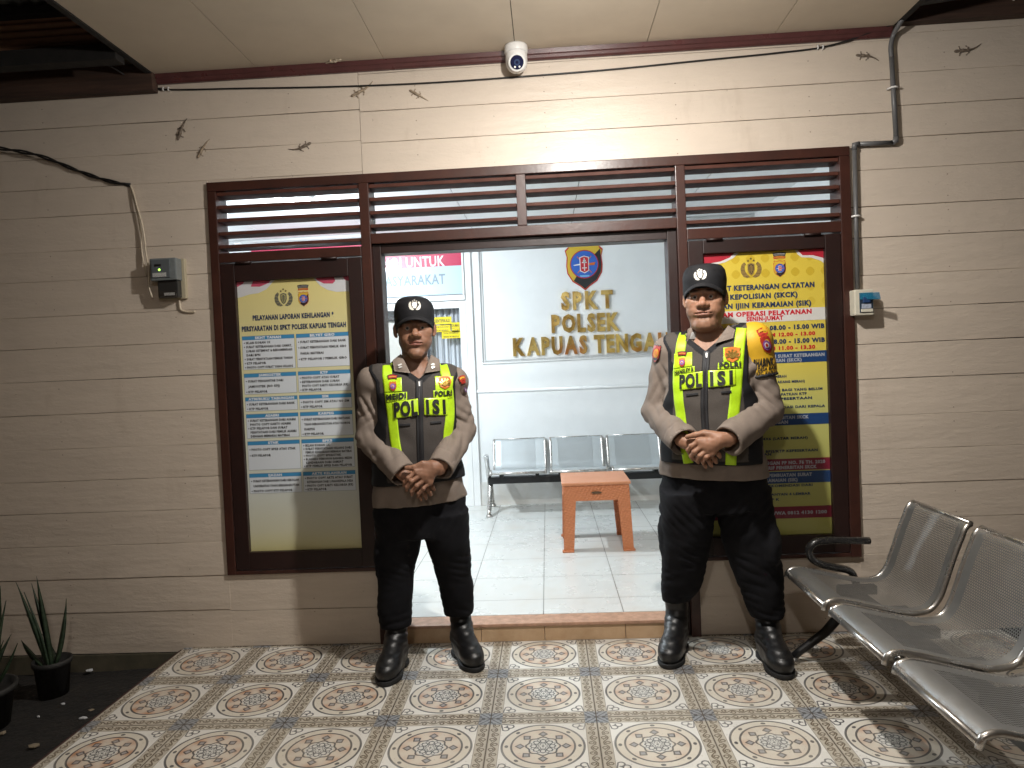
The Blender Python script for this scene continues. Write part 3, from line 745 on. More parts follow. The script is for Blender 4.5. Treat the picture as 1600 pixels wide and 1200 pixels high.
b.build('sheet', poster_sheet('left_notice_sheet', [(0.0, (0.58, 0.53, 0.22)), (0.09, (0.62, 0.61, 0.46)), (0.22, (0.62, 0.65, 0.60)), (0.45, (0.70, 0.71, 0.56)), (0.68, (0.70, 0.66, 0.38)), (1.0, (0.70, 0.61, 0.24))]), po)
def c5(x, y): return zx(340+x/5, 400+y/5, PY)
def c6(x, y): return zx(340+x/4.446, 640+y/4.446, PY)
def polys(name, lst, m, parent, y, t=0.0005):
    for P in lst:
        q = MB(); q.prism(P, y-t, y); q.build(name, m, parent)
y1 = PY-0.0004
polys('ribbon', [[c5(*p) for p in ((120, 165), (470, 165), (430, 205), (380, 260), (320, 290), (250, 300), (190, 320), (150, 330), (120, 330))],
                 [c5(*p) for p in ((730, 150), (1060, 130), (1060, 290), (1020, 275), (930, 280), (860, 265), (800, 230), (760, 185))]], pm('notice_white', (0.62, 0.63, 0.65)), po, y1)
y2 = y1-0.0006
polys('ribbon', [[c5(*p) for p in ((120, 170), (225, 170), (200, 215), (150, 245), (120, 250))], [c5(*p) for p in ((290, 165), (430, 170), (400, 210), (330, 240), (260, 240))],
                 [c5(*p) for p in ((750, 150), (900, 140), (920, 195), (900, 215), (830, 215), (780, 190))], [c5(*p) for p in ((960, 140), (1060, 130), (1060, 200), (1000, 190))]], pm('notice_pink', (0.50, 0.07, 0.13)), po, y2)
b = MB(); x, z = c5(516, 330); put_shapes(b, badge_shapes(), x, z, 0.088, y1); b.build('badge_emblem', [pm('badge_grey', (0.12, 0.12, 0.10)), pm('badge_pale', (0.42, 0.38, 0.14)), M['badge_print'][2]], po)
b = MB(); x, z = c5(672, 337); put_shapes(b, crest_shapes(), x, z, 0.060, y1); b.build('crest_emblem', M['crest'], po)
for s, (xa, ya), (xb, yb_) in (('PELAYANAN LAPORAN KEHILANGAN &', (275, 500), (915, 476)), ('PERSYARATAN DI SPKT POLSEK KAPUAS TENGAH', (190, 586), (1005, 556))):
    x0, z0 = c5(xa, ya); x1, z1 = c5(xb, yb_); b = MB(); put_text(b, s, (x0+x1)/2, (z0+z1)/2, y1-0.0006, 0.0225, bold=0.055, width=x1-x0)
    b.build('heading', M['text_navy'], po)
LX = (c5(192, 640)[0], c5(598, 640)[0]); RX = (c5(614, 620)[0], c5(1022, 620)[0])
def zrow(py, px=382): return zx(px, py, PY)[1]
ROWS = [(526, 578), (584.5, 616.5), (621.5, 643), (648, 685.5), (690.5, 735), (741, 771.5)]
CELLS = [(('SKHT TANAH', ['*IKLAN KORAN 1X', '*SURAT KETERANGAN DARI CAMAT,', ' LURAH SETEMPAT & REKOMENDASI', ' DARI BPN', '*SURAT PERNYATAAN PEMILIK TANAH', '*KTP PELAPOR', '*PHOTO COPY SURAT YANG HILANG']),
          ('BILYET GIRO', ['*SURAT KETERANGAN DARI BANK', '*SURAT PERNYATAAN PEMILIK GIRO', ' PAKAI MATERAI', '*KTP PELAPOR / PEMILIK GIRO', ''])),
         (('JAMSOSTEK', ['*SURAT PENGANTAR DARI', ' JAMSOSTEK (NO KPJ)', '*KTP PELAPOR']), ('KTP', ['*PHOTO COPY ATAU SURAT', '*KETERANGAN DARI LURAH', ' PHOTO COPY KARTU KELUARGA (KK)', '*KTP PELAPOR'])),
         (('ATM/BUKU TABUNGAN', ['*SURAT KETERANGAN DARI BANK', '*KTP PELAPOR']), ('SIM', ['*PHOTO COPY SIM ATAU NO SIM', '*KTP PELAPOR'])),
         (('ASABRI', ['*SURAT KETERANGAN DARI ASABRI', ' PHOTO COPY KARTU ASABRI', '*KTP PELAPOR DAN SURAT', ' PERNYATAAN DARI PEMILIK ASABRI', ' DENGAN MEMAKAI MATERAI']), ('KARPEG', ['*SURAT KETERANGAN DARI INSTANSI', ' YANG BERSANGKUTAN ATAU NOMOR', ' KARPEG', '*KTP PELAPOR'])),
         (('STNK', ['*PHOTO COPY BPKB ATAU STNK', '*KTP PELAPOR', '', '']), ('BPKB', ['*IKLAN KORAN 2X', '*SURAT PERNYATAAN HILANG DARI', ' PEMILIK KENDARAAN MEMAKAI MATERAI', '*PHOTO COPY BPKB/STNK', '*BLANGKO PEMOHON RANGKA MESIN', ' KENDARAAN DARI SAMSAT', '*KTP PEMILIK BPKB DAN PELAPOR'])),
         (('IJAZAH', ['*SURAT KETERANGAN DARI SEKOLAH', ' UNIVERSITAS YANG BERSANGKUTAN', '*PHOTO COPY KTP PELAPOR']), ('AKTE KELAHIRAN', ['*PHOTO COPY AKTE ATAU SURAT', ' KETERANGAN DARI LURAH/KEPALA DESA', '*PHOTO COPY KARTU KELUARGA (KK)', '*KTP PELAPOR']))]
OUTL, PANEL, HEAD = pm('outline_grey', (0.10, 0.13, 0.15)), pm('box_pale', (0.66, 0.71, 0.76)), pm('header_blue', (0.05, 0.26, 0.50))
for (pa, pb), row in zip(ROWS, CELLS):
    zt, zb = zrow(pa), zrow(pb); hh = 0.0185
    for (xa, xb), (title, lines) in zip((LX, RX), row):
        fr_, body, head, tx, th = MB(), MB(), MB(), MB(), MB()
        fr_.box(xa-.0012, xb+.0012, y1-0.0003, PY-0.0001, zb-.0012, zt+.0012)
        body.box(xa, xb, y1-0.0009, y1-0.0005, zb, zt-hh); head.box(xa, xb, y1-0.0010, y1-0.0005, zt-hh+.0004, zt)
        put_text(th, title, (xa+xb)/2, zt-hh+0.004, y1-0.0015, 0.0115, bold=0.05, xs=1.15)
        n_ = len(lines); ph = (zt-hh-zb-0.004)/n_
        for i, s in enumerate(lines):
            if not s.strip(): continue
            cp = min(0.0105, ph*0.62); zz = zt-hh-0.002-ph*(i+0.85)
            w_ = min(len(s)*cp*0.86, (xb-xa)*0.93)
            put_text(tx, s[1:], xa+0.018, zz, y1-0.0014, cp, bold=0.05, width=w_-0.012, align='L', res=1)
            if s[0] == '*': tx.prism(circ(xa+0.010, zz+cp*.5, 0.0028, 8), y1-0.0014, y1-0.0010)
        bo_ = fr_.build('notice_box', OUTL, po); body.build('box_panel', PANEL, bo_); head.build('box_header', HEAD, bo_); th.build('box_title', M['text_white'], bo_); tx.build('small_print', M['text_black'], bo_)

pr = thing('poster', 'bright yellow permit notice with navy and maroon bands and opening hours', 'poster', (1.31, PY, 1.15))
b = MB(); b.box(1.012, 1.615, PY, PY+0.002, 0.45, 1.85)
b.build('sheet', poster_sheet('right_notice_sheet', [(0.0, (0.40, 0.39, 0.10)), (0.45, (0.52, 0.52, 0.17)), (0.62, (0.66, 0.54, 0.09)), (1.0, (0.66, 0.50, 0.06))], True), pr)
def c7(x, y): return zx(1070+x/4, 360+y/4, PY)
def c8(x, y): return zx(1070+x/4, 600+y/4, PY)
polys('ribbon', [[c7(*p) for p in ((100, 140), (350, 130), (300, 175), (250, 200), (190, 215), (130, 240), (100, 250))], [c7(*p) for p in ((690, 125), (910, 110), (910, 225), (880, 215), (850, 190), (790, 170), (730, 168), (705, 150))]], pm('ribbon_white', (0.66, 0.64, 0.62)), pr, y1)
polys('ribbon', [[c7(*p) for p in ((100, 140), (320, 130), (280, 170), (220, 195), (160, 205), (100, 232))], [c7(*p) for p in ((705, 125), (910, 110), (910, 200), (860, 170), (800, 155), (735, 155))]], pm('ribbon_red', (0.42, 0.015, 0.035)), pr, y2)
b = MB(); x, z = c7(414, 240); put_shapes(b, badge_shapes(), x, z, 0.096, y1); b.build('badge_emblem', M['badge_print'], pr)
b = MB(); x, z = c7(593, 240); put_shapes(b, crest_shapes(), x, z, 0.066, y1); b.build('crest_emblem', M['crest'], pr)
def band7(name, f, ya, yb_, m, z_off=0):
    (xa, za), (xb, zb) = f(880, ya), f(880, yb_); q = MB(); q.box(1.016, 1.611, y1-0.0005, y1, zb, za); return q.build(name, m, pr)
NAVY, MAROON = pm('band_navy', (0.012, 0.05, 0.16)), pm('band_maroon', (0.20, 0.015, 0.035))
band7('band', c7, 478, 556, pm('band_white', (0.64, 0.63, 0.60))); band7('band', c7, 748, 818, NAVY); band7('band', c8, 178, 248, NAVY)
band7('band', c8, 458, 532, MAROON); band7('band', c8, 538, 612, NAVY); band7('band', c8, 758, 832, MAROON)
tn, tr, tw, tk = ('heading', M['text_navy']), ('hours_lettering', M['text_red']), ('band_lettering', pm('band_print', (0.36, 0.38, 0.42))), ('small_print', M['text_navy'])
def rt(mb, f, s, xr, yb_, capx, bold=0.055, xs=1.0, width=None):
    x, z = f(xr, yb_); q = MB(); put_text(q, s, x, z, y1-0.0010, capx/4*0.00293*.84, bold=bold, xs=xs, align='R', width=None if width is None else width/4*0.00293); q.build(mb[0], mb[1], pr)
rt(tn, c7, 'SURAT KETERANGAN CATATAN', 810, 352, 36, width=668); rt(tn, c7, 'KEPOLISIAN (SKCK)', 705, 413, 36, width=432); rt(tn, c7, 'DAN IJIIN KERAMAIAN (SIK)', 790, 466, 36, width=600)
rt(tr, c7, 'JAM OPERASI PELAYANAN', 793, 518, 33, width=590); rt(tr, c7, 'SENIN-JUMAT', 615, 557, 30, width=236)
rt(tn, c7, '08.00 - 15.00 WIB', 873, 608, 32, width=350); rt(tr, c7, 'JAM 12.00 - 13.00', 815, 652, 26, width=330); rt(tn, c7, '08.00 - 15.00 WIB', 876, 695, 32, width=350); rt(tr, c7, 'JAM 11.00 - 13.30', 815, 737, 26, width=330)
rt(tw, c7, 'PERSYARATAN SURAT KETERANGAN', 873, 783, 23, width=510); rt(tw, c7, 'CATATAN KEPOLISIAN (SKCK)', 730, 816, 23, width=420)
for f, s, xr, yb_, w in ((c7, 'PAS FOTO BERWARNA 4X6 LATAR MERAH', 635, 918, 440), (c7, '(LATAR BELAKANG MERAH)', 750, 948, 300), (c7, 'FOTO COPY AKTE BAGI YANG BELUM', 860, 995, 520), (c7, 'MENDAPATKAN KTP', 762, 1026, 260), (c7, 'BPJS KEPESERTAAN', 795, 1052, 330), (c7, 'SURAT REKOMENDASI DARI KEPALA', 877, 1102, 520),
                        (c8, 'PAS FOTO 4X6 (LATAR MERAH)', 768, 341, 440), (c8, 'FOTO COPY BPJS/KTP KEPESERTAAN', 830, 418, 520), (c8, 'SKCK LAMA YAN', 540, 446, 260), (c8, 'REKOMENDASI DARI', 798, 636, 300), (c8, 'SUSUNAN RANYAN 4 LEMBAR', 786, 690, 420), (c8, 'FOTO COPY KTP K', 592, 728, 300)):
    rt(tk, f, s, xr, yb_, 18, bold=0.045, width=w)
for s, xr, yb_, w in (('SYARAT PENERBITAN SKCK', 775, 213, 380), ('PERPANJANGAN', 645, 246, 250), ('DENGAN PP NO. 76 TH. 2020', 877, 492, 420), ('TARIF PENERBITAN SKCK', 825, 524, 350), ('SYARAT PEMBUATAN SURAT', 795, 572, 400), ('IJIN KERAMAIAN (SIK)', 705, 606, 300), ('TLP/WA 0812 4130 1200', 888, 806, 400)):
    rt(tw, c8, s, xr, yb_, 23, width=w)

# ================================================================== ON THE ROOM'S BACK WALL
wl = thing('wall_lettering', 'gold mirror letters spelling SPKT POLSEK KAPUAS TENGAH on the white wall', 'lettering', (0.63, YB, 1.6))
def gold_letter_mat():
    m, nt, bs = new_mat('gold_mirror_letter'); co = coords(nt)
    n = noise(nt, co, 5.5, 3, 0.6, (1, 1, 0.5)); f = ((n-0.5)*5.0+0.5).clip()
    nt.links.new(mixc(nt, f, (0.42, 0.25, 0.06), (0.88, 0.64, 0.22)), bs.inputs['Base Color'])
    n2 = noise(nt, co, 2.3, 2, 0.5); cc = mixc(nt, ((n2-0.56)*9.0).clip()*0.85, mixc(nt, f, (0.42, 0.25, 0.06), (0.88, 0.64, 0.22)), (0.55, 0.15, 0.04)); nt.links.new(cc, bs.inputs['Base Color'])  # orange-red patches painted in to imitate reflections in the letters
    bs.inputs['Metallic'].default_value = 0.6; bs.inputs['Roughness'].default_value = 0.24; return m
GM = gold_letter_mat()
def word(s, pxa, pya, pxb, pyb, gap=0.0):
    """each letter a part; baseline ends at the two photo points"""
    xa, za = zx(pxa, pya, YB); xb, zb = zx(pxb, pyb, YB)
    cap_ = 0.142
    a, _ = text2d(s, 1.0, bold=0.05); 
    ws = []
    for ch in s:
        if ch == ' ': ws.append(0.30); continue
        q, _f2 = text2d(ch, 1.0, bold=0.05); ws.append(q[:, 0].max()-q[:, 0].min())
    g = 0.15+gap; tot = sum(ws)+g*(len(s)-1); k = (xb-xa)/tot; x = xa
    for ch, w in zip(s, ws):
        if ch != ' ':
            q = MB(); put_text(q, ch, x+w*k/2, za+(zb-za)*((x-xa)/(xb-xa)), YB-0.010, cap_, bold=0.05, width=w*k, extrude=0.009)
            q.build('letter', GM, wl)
        x += (w+g)*k
word('SPKT', 877, 483.5, 958, 480, 0.10); word('POLSEK', 862, 519, 968, 515); word('KAPUAS TENGAH', 802, 555, 1046, 546)
ws_ = thing('wall_crest', 'shield emblem with blue disc above the gold lettering', 'emblem', (0.637, YB, 2.12))
b = MB(); x, z = zx(913, 415, YB); put_shapes(b, crest_shapes(), x, z, 0.365, YB-0.002, 0.0015); b.build('shield', M['crest'], ws_)
# transom window with banner, doorway with curtain and stickers
bn = thing('banner', 'red and pale blue banner reading POLRI UNTUK MASYARAKAT behind the transom', 'banner', (-1.3, YB-0.03, 2.2))
part_boxes('banner_sheet', [(-2.35, -0.452, YB-0.026, YB-0.024, 1.995, 2.247)], pm('banner_blue', (0.46, 0.60, 0.72), 0.4), bn, 0)
part_boxes('banner_sheet', [(-2.35, -0.452, YB-0.026, YB-0.024, 2.2475, 2.53)], pm('banner_red', (0.50, 0.03, 0.09), 0.35), bn, 0)
for s, (pa, pb, pyv), m, cp in (('POLRI UNTUK', (582, 695, 416), M['text_white'], 0.088), ('MASYARAKAT', (590, 696, 444), pm('banner_grey', (0.20, 0.26, 0.32)), 0.085)):
    x0 = zx(pa, pyv, YB-.03)[0]; x1, z = zx(pb, pyv-1, YB-.03)
    q = MB(); put_text(q, s, x1, z, YB-0.0275, cp, bold=0.02, width=(x1-x0)*1.0, align='R'); q.build('lettering', m, bn)
tf = thing('transom_window', 'white framed fixed window pane over the inner doorway', 'window', (-1.3, YB-0.03, 2.2))
part_boxes('window_frame', [(-2.5, -0.434, YB-0.035, YB-0.0005, 1.940, 1.986), (-0.450, -0.434, YB-0.035, YB-0.0005, 1.9865, ZC-0.02), (-2.5, -2.44, YB-.035, YB-.0005, 1.9865, ZC-.02)], M['white_gloss'], tf, 0.003)
part_boxes('pane', [(-2.43, -0.452, YB-0.034, YB-0.0315, 1.99, ZC-0.03)], M['glass'], tf, 0)
idr = thing('inner_door', 'white framed glass door with a pale curtain behind it in the back corner', 'door', (-1.3, YB, ZI))
xs0, z0_ = zx(727, 472, YB)
part_boxes('door_frame', [(-0.490, -0.4335, YB-0.02, YB+0.05, ZI, 1.934), (-2.0, -0.4905, YB-0.02, YB+0.05, 1.872, 1.934), (-0.84, -0.80, YB-0.015, YB+0.05, ZI, 1.8715), (-2.0, -1.94, YB-0.02, YB+0.05, ZI, 1.8715)], M['white_gloss'], idr, 0.003)
part_boxes('kick_panel', [(-0.7995, -0.4905, YB+0.012, YB+0.03, ZI, 0.72)], M['white_gloss'], idr, 0.003)
part_boxes('pane', [(-0.7995, -0.4905, YB+0.0, YB+0.003, 0.73, 1.871)], M['glass'], idr, 0)
cu = MB(); vs = []; fs = []; nx = 160
for i in range(nx+1):
    x = -0.98+0.56*i/nx; y = YB+0.10+0.016*math.sin(i*0.42)+0.006*math.sin(i*1.1)
    vs += [(x, y, ZI), (x+0.004*math.sin(i*.9), y, 1.95), (x, y+.003, ZI), (x, y+.003, 1.95)]
for i in range(nx): o = 4*i; fs += [(o, o+4, o+5, o+1), (o+2, o+3, o+7, o+6)]
cu.add(vs, fs, True); tag(cu.build('curtain', mat('pale_curtain', (0.52, 0.55, 0.60), 0.8, var=0.25, vscale=6, stretch=(3, 1, .2)), None, 0, (-0.7, YB+.1, ZI)), 'pale pleated curtain hanging behind the glass of the inner door', 'curtain')
b = MB(); b.box(-3.1, 2.4, YB+1.25, YB+1.3, -0.05, ZC); tag(b.build('far_room_wall', M['white_paint'], None, 0, (-0.4, YB+1.2, 0)), 'plain grey-white wall of the room beyond the inner door', 'wall')
cl = thing('leaning_panel', 'grey panel with a dark top rail leaning in the inner doorway', 'panel', (-1.05, YB-0.1, ZI))
part_boxes('panel_face', [(-1.30, -0.80, YB-0.08, YB-0.06, ZI, 1.80)], mat('grey_beige_panel', (0.40, 0.39, 0.36), 0.6, var=0.1), cl, 0.004)
q = MB(); q.tube([(-1.34, YB-.11, 1.83), (-0.86, YB-.10, 1.765), (-.78, YB-.09, 1.76)], 0.022, 8); q.build('top_rail', pm('dark_rail', (0.05, 0.05, 0.05)), cl)
YS = pm('sticker_yellow', (0.66, 0.52, 0.0), 0.4)
def sticker(label, pa, pb, lines):
    Y = YB-0.002; (xa, za), (xb, zb) = zx(pa[0], pa[1], Y), zx(pb[0], pb[1], Y)
    t = thing('sticker', label, 'sticker', ((xa+xb)/2, Y, zb), 'yellow stickers on the inner door')
    part_boxes('sticker_sheet', [(xa, xb, Y-0.0006, Y, zb, za)], YS, t, 0)
    q = MB(); n = len(lines); h = (za-zb)/n
    for i, s in enumerate(lines): put_text(q, s, (xa+xb)/2, za-h*(i+0.74), Y-0.0010, h*0.42, bold=0.02, width=min((xb-xa)*.8, len(s)*h*.45), res=1)
    q.build('sticker_print', M['text_black'], t)
sticker('topmost wide yellow sticker on the glass of the inner door', (676, 496), (705.5, 506), ['SERTIFIKASI'])
sticker('yellow two line sticker under the topmost one, on the inner door', (676, 509), (704, 518), ['BELUM DAN ATAU', 'PELAYANAN'])
sticker('small square yellow sticker at the right edge of the inner door', (705.5, 504), (718.5, 512.5), ['DUMAS'])
sticker('small yellow and grey sticker right below the square one', (706, 513.5), (718.5, 518.5), ['POLRI'])
sticker('lowest large yellow sticker with two lines, on the inner door', (690, 518), (719.5, 528), ['ZONA INTEGRITAS', 'BEBAS KORUPSI'])
# ================================================================== STEEL BENCHES
def perforated(name, base, rust, rough, hole_u, hole_v):
    m, nt, bs = new_mat(name)
    out = nt.nodes['Material Output']
    uvn = nt.nodes.new('ShaderNodeUVMap'); uvn.uv_map = 'UVMap'
    sx = nt.nodes.new('ShaderNodeSeparateXYZ'); nt.links.new(uvn.outputs[0], sx.inputs[0])
    u, v = V(sx.outputs[0]), V(sx.outputs[1])
    p = 0.0098
    iu = u/p+100.0; iv = v/(p*0.866)+100.0
    sh = (iv.floor()*0.5).fract()
    fu = (iu+sh).fract()-0.5; fv = (iv.fract()-0.5)*0.866
    inside = u.gt(hole_u[0])*u.lt(hole_u[1])*v.gt(hole_v[0])*v.lt(hole_v[1])
    hole = (fu*fu+fv*fv).sqrt().lt(0.30)*inside
    co = coords(nt); n = noise(nt, co, 7, 5, 0.7); n2 = noise(nt, co, 30, 4, 0.6)
    edge = (((0.05-v)*25.0).clip().max(((v-0.72)*20.0).clip()).max(((0.03-u)*20.0).clip()).max(((u-0.42)*20.0).clip()))
    f = ((n-0.55)*4.0+edge*0.9-0.35+(n2-0.5)).clip()*rust
    nt.links.new(mixc(nt, f, base, (0.20, 0.13, 0.08)), bs.inputs['Base Color'])
    bs.inputs['Metallic'].default_value = 0.85
    nt.links.new((n2*0.22+n*0.15+f*0.4+rough-0.15).clip().s, bs.inputs['Roughness'])
    bump(nt, bs, n2, 0.08, 0.002)
    t = nt.nodes.new('ShaderNodeBsdfTransparent'); mx = nt.nodes.new('ShaderNodeMixShader')
    nt.links.new(hole.s, mx.inputs[0]); nt.links.new(bs.outputs[0], mx.inputs[1]); nt.links.new(t.outputs[0], mx.inputs[2])
    nt.links.new(mx.outputs[0], out.inputs['Surface']); return m
SEATP = [(0.0, 0.392), (0.008, 0.418), (0.035, 0.428), (0.09, 0.420), (0.18, 0.398), (0.27, 0.378), (0.34, 0.372), (0.385, 0.385), (0.415, 0.420), (0.440, 0.480), (0.468, 0.560), (0.500, 0.640), (0.525, 0.690), (0.538, 0.697)]
def smooth_path(P, k=5):
    P = np.array(P, float); s = np.concatenate([[0], np.cumsum(np.linalg.norm(np.diff(P, axis=0), axis=1))])
    q = np.linspace(0, s[-1], (len(P)-1)*k+1)
    return np.stack([sm_interp(q, s, P[:, i]) for i in range(P.shape[1])], 1), q
SW, SP = 0.412, 0.478
def make_bench(label, steel, arms, hb=1.0, SW=SW):
    t = thing('steel_bench', label, 'bench', (0, 0, 0))
    prof, arc = smooth_path([(y, z if z < 0.43 else 0.43+(z-0.43)*hb) for y, z in SEATP], 4); ztp = prof[-1][1]-0.005
    for k in range(3):
        xc = (k-1)*SP; x0, x1 = xc-SW/2, xc+SW/2
        nx = 12; vs = []; uvs = []
        for i, (y, z) in enumerate(prof):
            for j in range(nx+1):
                vs.append((x0+SW*j/nx, y, z)); uvs.append((SW*j/nx, arc[i]))
        fs = [(i*(nx+1)+j, i*(nx+1)+j+1, (i+1)*(nx+1)+j+1, (i+1)*(nx+1)+j) for i in range(len(prof)-1) for j in range(nx)]
        q = MB(); q.add(vs, fs, True); so = q.build('seat', steel, t)
        uv = so.data.uv_layers.new(name='UVMap')
        for lp in so.data.loops: uv.data[lp.index].uv = uvs[lp.vertex_index]
        for xe in (x0, x1):
            q = MB(); q.tube([(xe, y, z-0.006) for y, z in prof], 0.0105, 8, False, True, 1.0); q.build('seat_rail', M['chrome_worn'], so)
        q = MB(); q.tube([(x0, 0.003, 0.402), (x1, 0.003, 0.402)], 0.012, 8); q.build('edge_trim', M['chrome_worn'], so)
        q = MB(); q.tube([(x0, 0.537, ztp), (x1, 0.537, ztp)], 0.010, 8); q.build('edge_trim', M['chrome_worn'], so)
        for xe in (x0+0.07, x1-0.07):
            q = MB(); q.box(xe-0.015, xe+0.015, 0.19, 0.34, 0.3295, 0.366); q.build('seat_bracket', M['black'], so)
    part_b = MB(); part_b.box(-1.5*SP-0.02, 1.5*SP+0.02, 0.225, 0.305, 0.265, 0.329); part_b.build('beam', M['black'], t, 0.006)
    for sx in (-1, 1):
        x = sx*(1.5*SP+0.005)
        q = MB()
        q.tube([(x, 0.265, 0.30), (x, 0.25, 0.22), (x, 0.17, 0.13), (x, 0.06, 0.05), (x, 0.03, 0.025)], [0.024, 0.023, 0.02, 0.017, 0.017], 10)
        q.tube([(x, 0.265, 0.30), (x, 0.28, 0.22), (x, 0.36, 0.12), (x, 0.45, 0.05), (x, 0.48, 0.025)], [0.024, 0.023, 0.02, 0.017, 0.017], 10)
        lo = q.build('leg', M['chrome_worn'] if arms == 'chrome' else M['leg_black'], t)
        for yy in (0.03, 0.48):
            q = MB(); q.lathe([(0.0, 0.0), (0.026, 0.0), (0.026, 0.012), (0.018, 0.026), (0.0, 0.026)], (x, yy, 0.0), 'z', 14); q.build('foot_cap', M['chrome_worn'], lo)
    for sx in ((-1, 1) if arms == 'chrome' else (-1,)):
        x = sx*(1.5*SP+0.012); q = MB()
        if arms == 'chrome':
            pth, _ = smooth_path([(0.27, 0.31), (0.20, 0.38), (0.14, 0.46), (0.10, 0.535), (0.07, 0.56), (0.04, 0.545)], 4)
        else:
            pth, _ = smooth_path([(0.37, 0.52), (0.28, 0.524), (0.19, 0.526), (0.135, 0.518), (0.112, 0.488), (0.122, 0.452), (0.16, 0.425), (0.22, 0.408), (0.29, 0.385), (0.31, 0.33)], 4)
        q.tube([(x, y, z) for y, z in pth], 0.016, 10, False, True, 1.25); q.build('armrest', M['arm_worn'] if arms != 'chrome' else M['chrome'], t)
    return t
M['chrome_worn'] = mat('worn_chrome', (0.62, 0.61, 0.59), 0.28, 0.9, col2=(0.34, 0.31, 0.28), vscale=18)
M['leg_black'] = mat('black_leg_paint', (0.012, 0.012, 0.013), 0.3)
M['arm_worn'] = mat('chipped_black_paint', (0.010, 0.010, 0.011), 0.25, col2=(0.022, 0.021, 0.02), vscale=45, coat=0.3)
ST1 = perforated('worn_perforated_steel', (0.27, 0.27, 0.265), 0.75, 0.50, (0.055, SW-0.045), (0.10, 0.82))
ST2 = perforated('bright_perforated_steel', (0.60, 0.64, 0.66), 0.25, 0.42, (0.06, SW-0.06), (0.10, 0.80))
pb = make_bench('worn perforated steel three seat bench along the edge of the porch', ST1, 'black')
pb.location = (1.255, -1.035, 0.0); pb.rotation_euler = (0, 0, R(-90))
ib = make_bench('bright perforated steel three seat bench against the white wall inside the room', ST2, 'chrome', 0.86, 0.432)
ib.scale = (1.05, 1.0, 0.90)
ib.location = (0.497, 2.42, ZI)

# ================================================================== PLASTIC TABLE
def weave_mat():
    m, nt, bs = new_mat('orange_rattan_plastic'); co = coords(nt)
    sx = nt.nodes.new('ShaderNodeSeparateXYZ'); nt.links.new(co, sx.inputs[0])
    x = V(sx.outputs[0])+V(sx.outputs[1]); z = V(sx.outputs[2])
    w = ((x*1.0+z*0.5)*190.0).sin()*((z*260.0-x*70.0)).sin()
    bs.inputs['Base Color'].default_value = (0.50, 0.165, 0.062, 1); bs.inputs['Roughness'].default_value = 0.45
    nt.links.new(mixc(nt, (w*0.5+0.5).clip()*0.5, (0.54, 0.19, 0.078), (0.46, 0.15, 0.058)), bs.inputs['Base Color'])
    bump(nt, bs, w, 0.5, 0.003); return m
WV = weave_mat()
tb = thing('plastic_table', 'square orange rattan patterned plastic table standing on the white room floor', 'table', (0.555, 1.50, ZI))
tz0, tz1 = 0.505, 0.585
def side_panel(ax, c, lo, hi, out, zt):
    """inverted U with splayed legs; ax = 'x' panel spans x at y=c, else spans y at x=c"""
    q = MB(); w = 0.075; th_ = 0.022; sp = 0.013
    pts = [(lo-sp, ZI), (lo-sp+w*0.85, ZI), (lo+w, zt-0.10), (hi-w, zt-0.10), (hi+sp-w*0.85, ZI), (hi+sp, ZI), (hi, zt), (lo, zt)]
    def P(a, z, d):
        s = out*(sp*(zt-z)/(zt-ZI))
        return (a, c+s+d, z) if ax == 'x' else (c+s+d, a, z)
    n = len(pts); d0, d1 = (0, -out*th_)
    q.add([P(a, z, d0) for a, z in pts]+[P(a, z, d1) for a, z in pts],
          [(0, 1, 2, 7), (2, 3, 6, 7), (3, 4, 5, 6), (15, 10, 9, 8), (15, 14, 11, 10), (14, 13, 12, 11)]+[(i, (i+1) % n, (i+1) % n+n, i+n) for i in range(n)])
    return q
Xa, Xb, Ya, Yb2 = 0.345, 0.775, 1.275, 1.715
ztop = at(930, 757, Ya).z
for ax, c, lo, hi, out in (('x', Ya, Xa, Xb, -1), ('x', Yb2, Xa, Xb, 1), ('y', Xa, Ya+.022, Yb2-.022, -1), ('y', Xb, Ya+.022, Yb2-.022, 1)):
    o = side_panel(ax, c, lo, hi, out, ztop-0.004).build('leg_frame', WV, tb, 0.002)
part_boxes('table_top', [(Xa-0.012, Xb+0.012, Ya-0.012, Yb2+0.012, ztop-0.0035, ztop+0.016)], mat('orange_plastic_top', (0.57, 0.235, 0.115), 0.4, var=0.08, vscale=5, bumps=0.3, bscale=120), tb, 0.006)
for dx in (-1, 1):
    for dy in (-1, 1):
        x = (Xa-0.012 if dx < 0 else Xb+0.012); y = (Ya-0.012 if dy < 0 else Yb2+0.012)
        part_boxes('foot', [(x-(0.012 if dx < 0 else 0.066), x+(0.066 if dx < 0 else 0.012), y-(.012 if dy < 0 else .03), y+(.03 if dy < 0 else .012), ZI, ZI+0.012)], WV, tb, 0.003)
q = MB(); q.prism(circ((Xa+Xb)/2, ztop-0.052, 0.034, 20, rz=0.008), Ya-0.012, Ya-0.006); q.build('maker_plate', pm('dark_plate', (0.10, 0.06, 0.03)), tb)

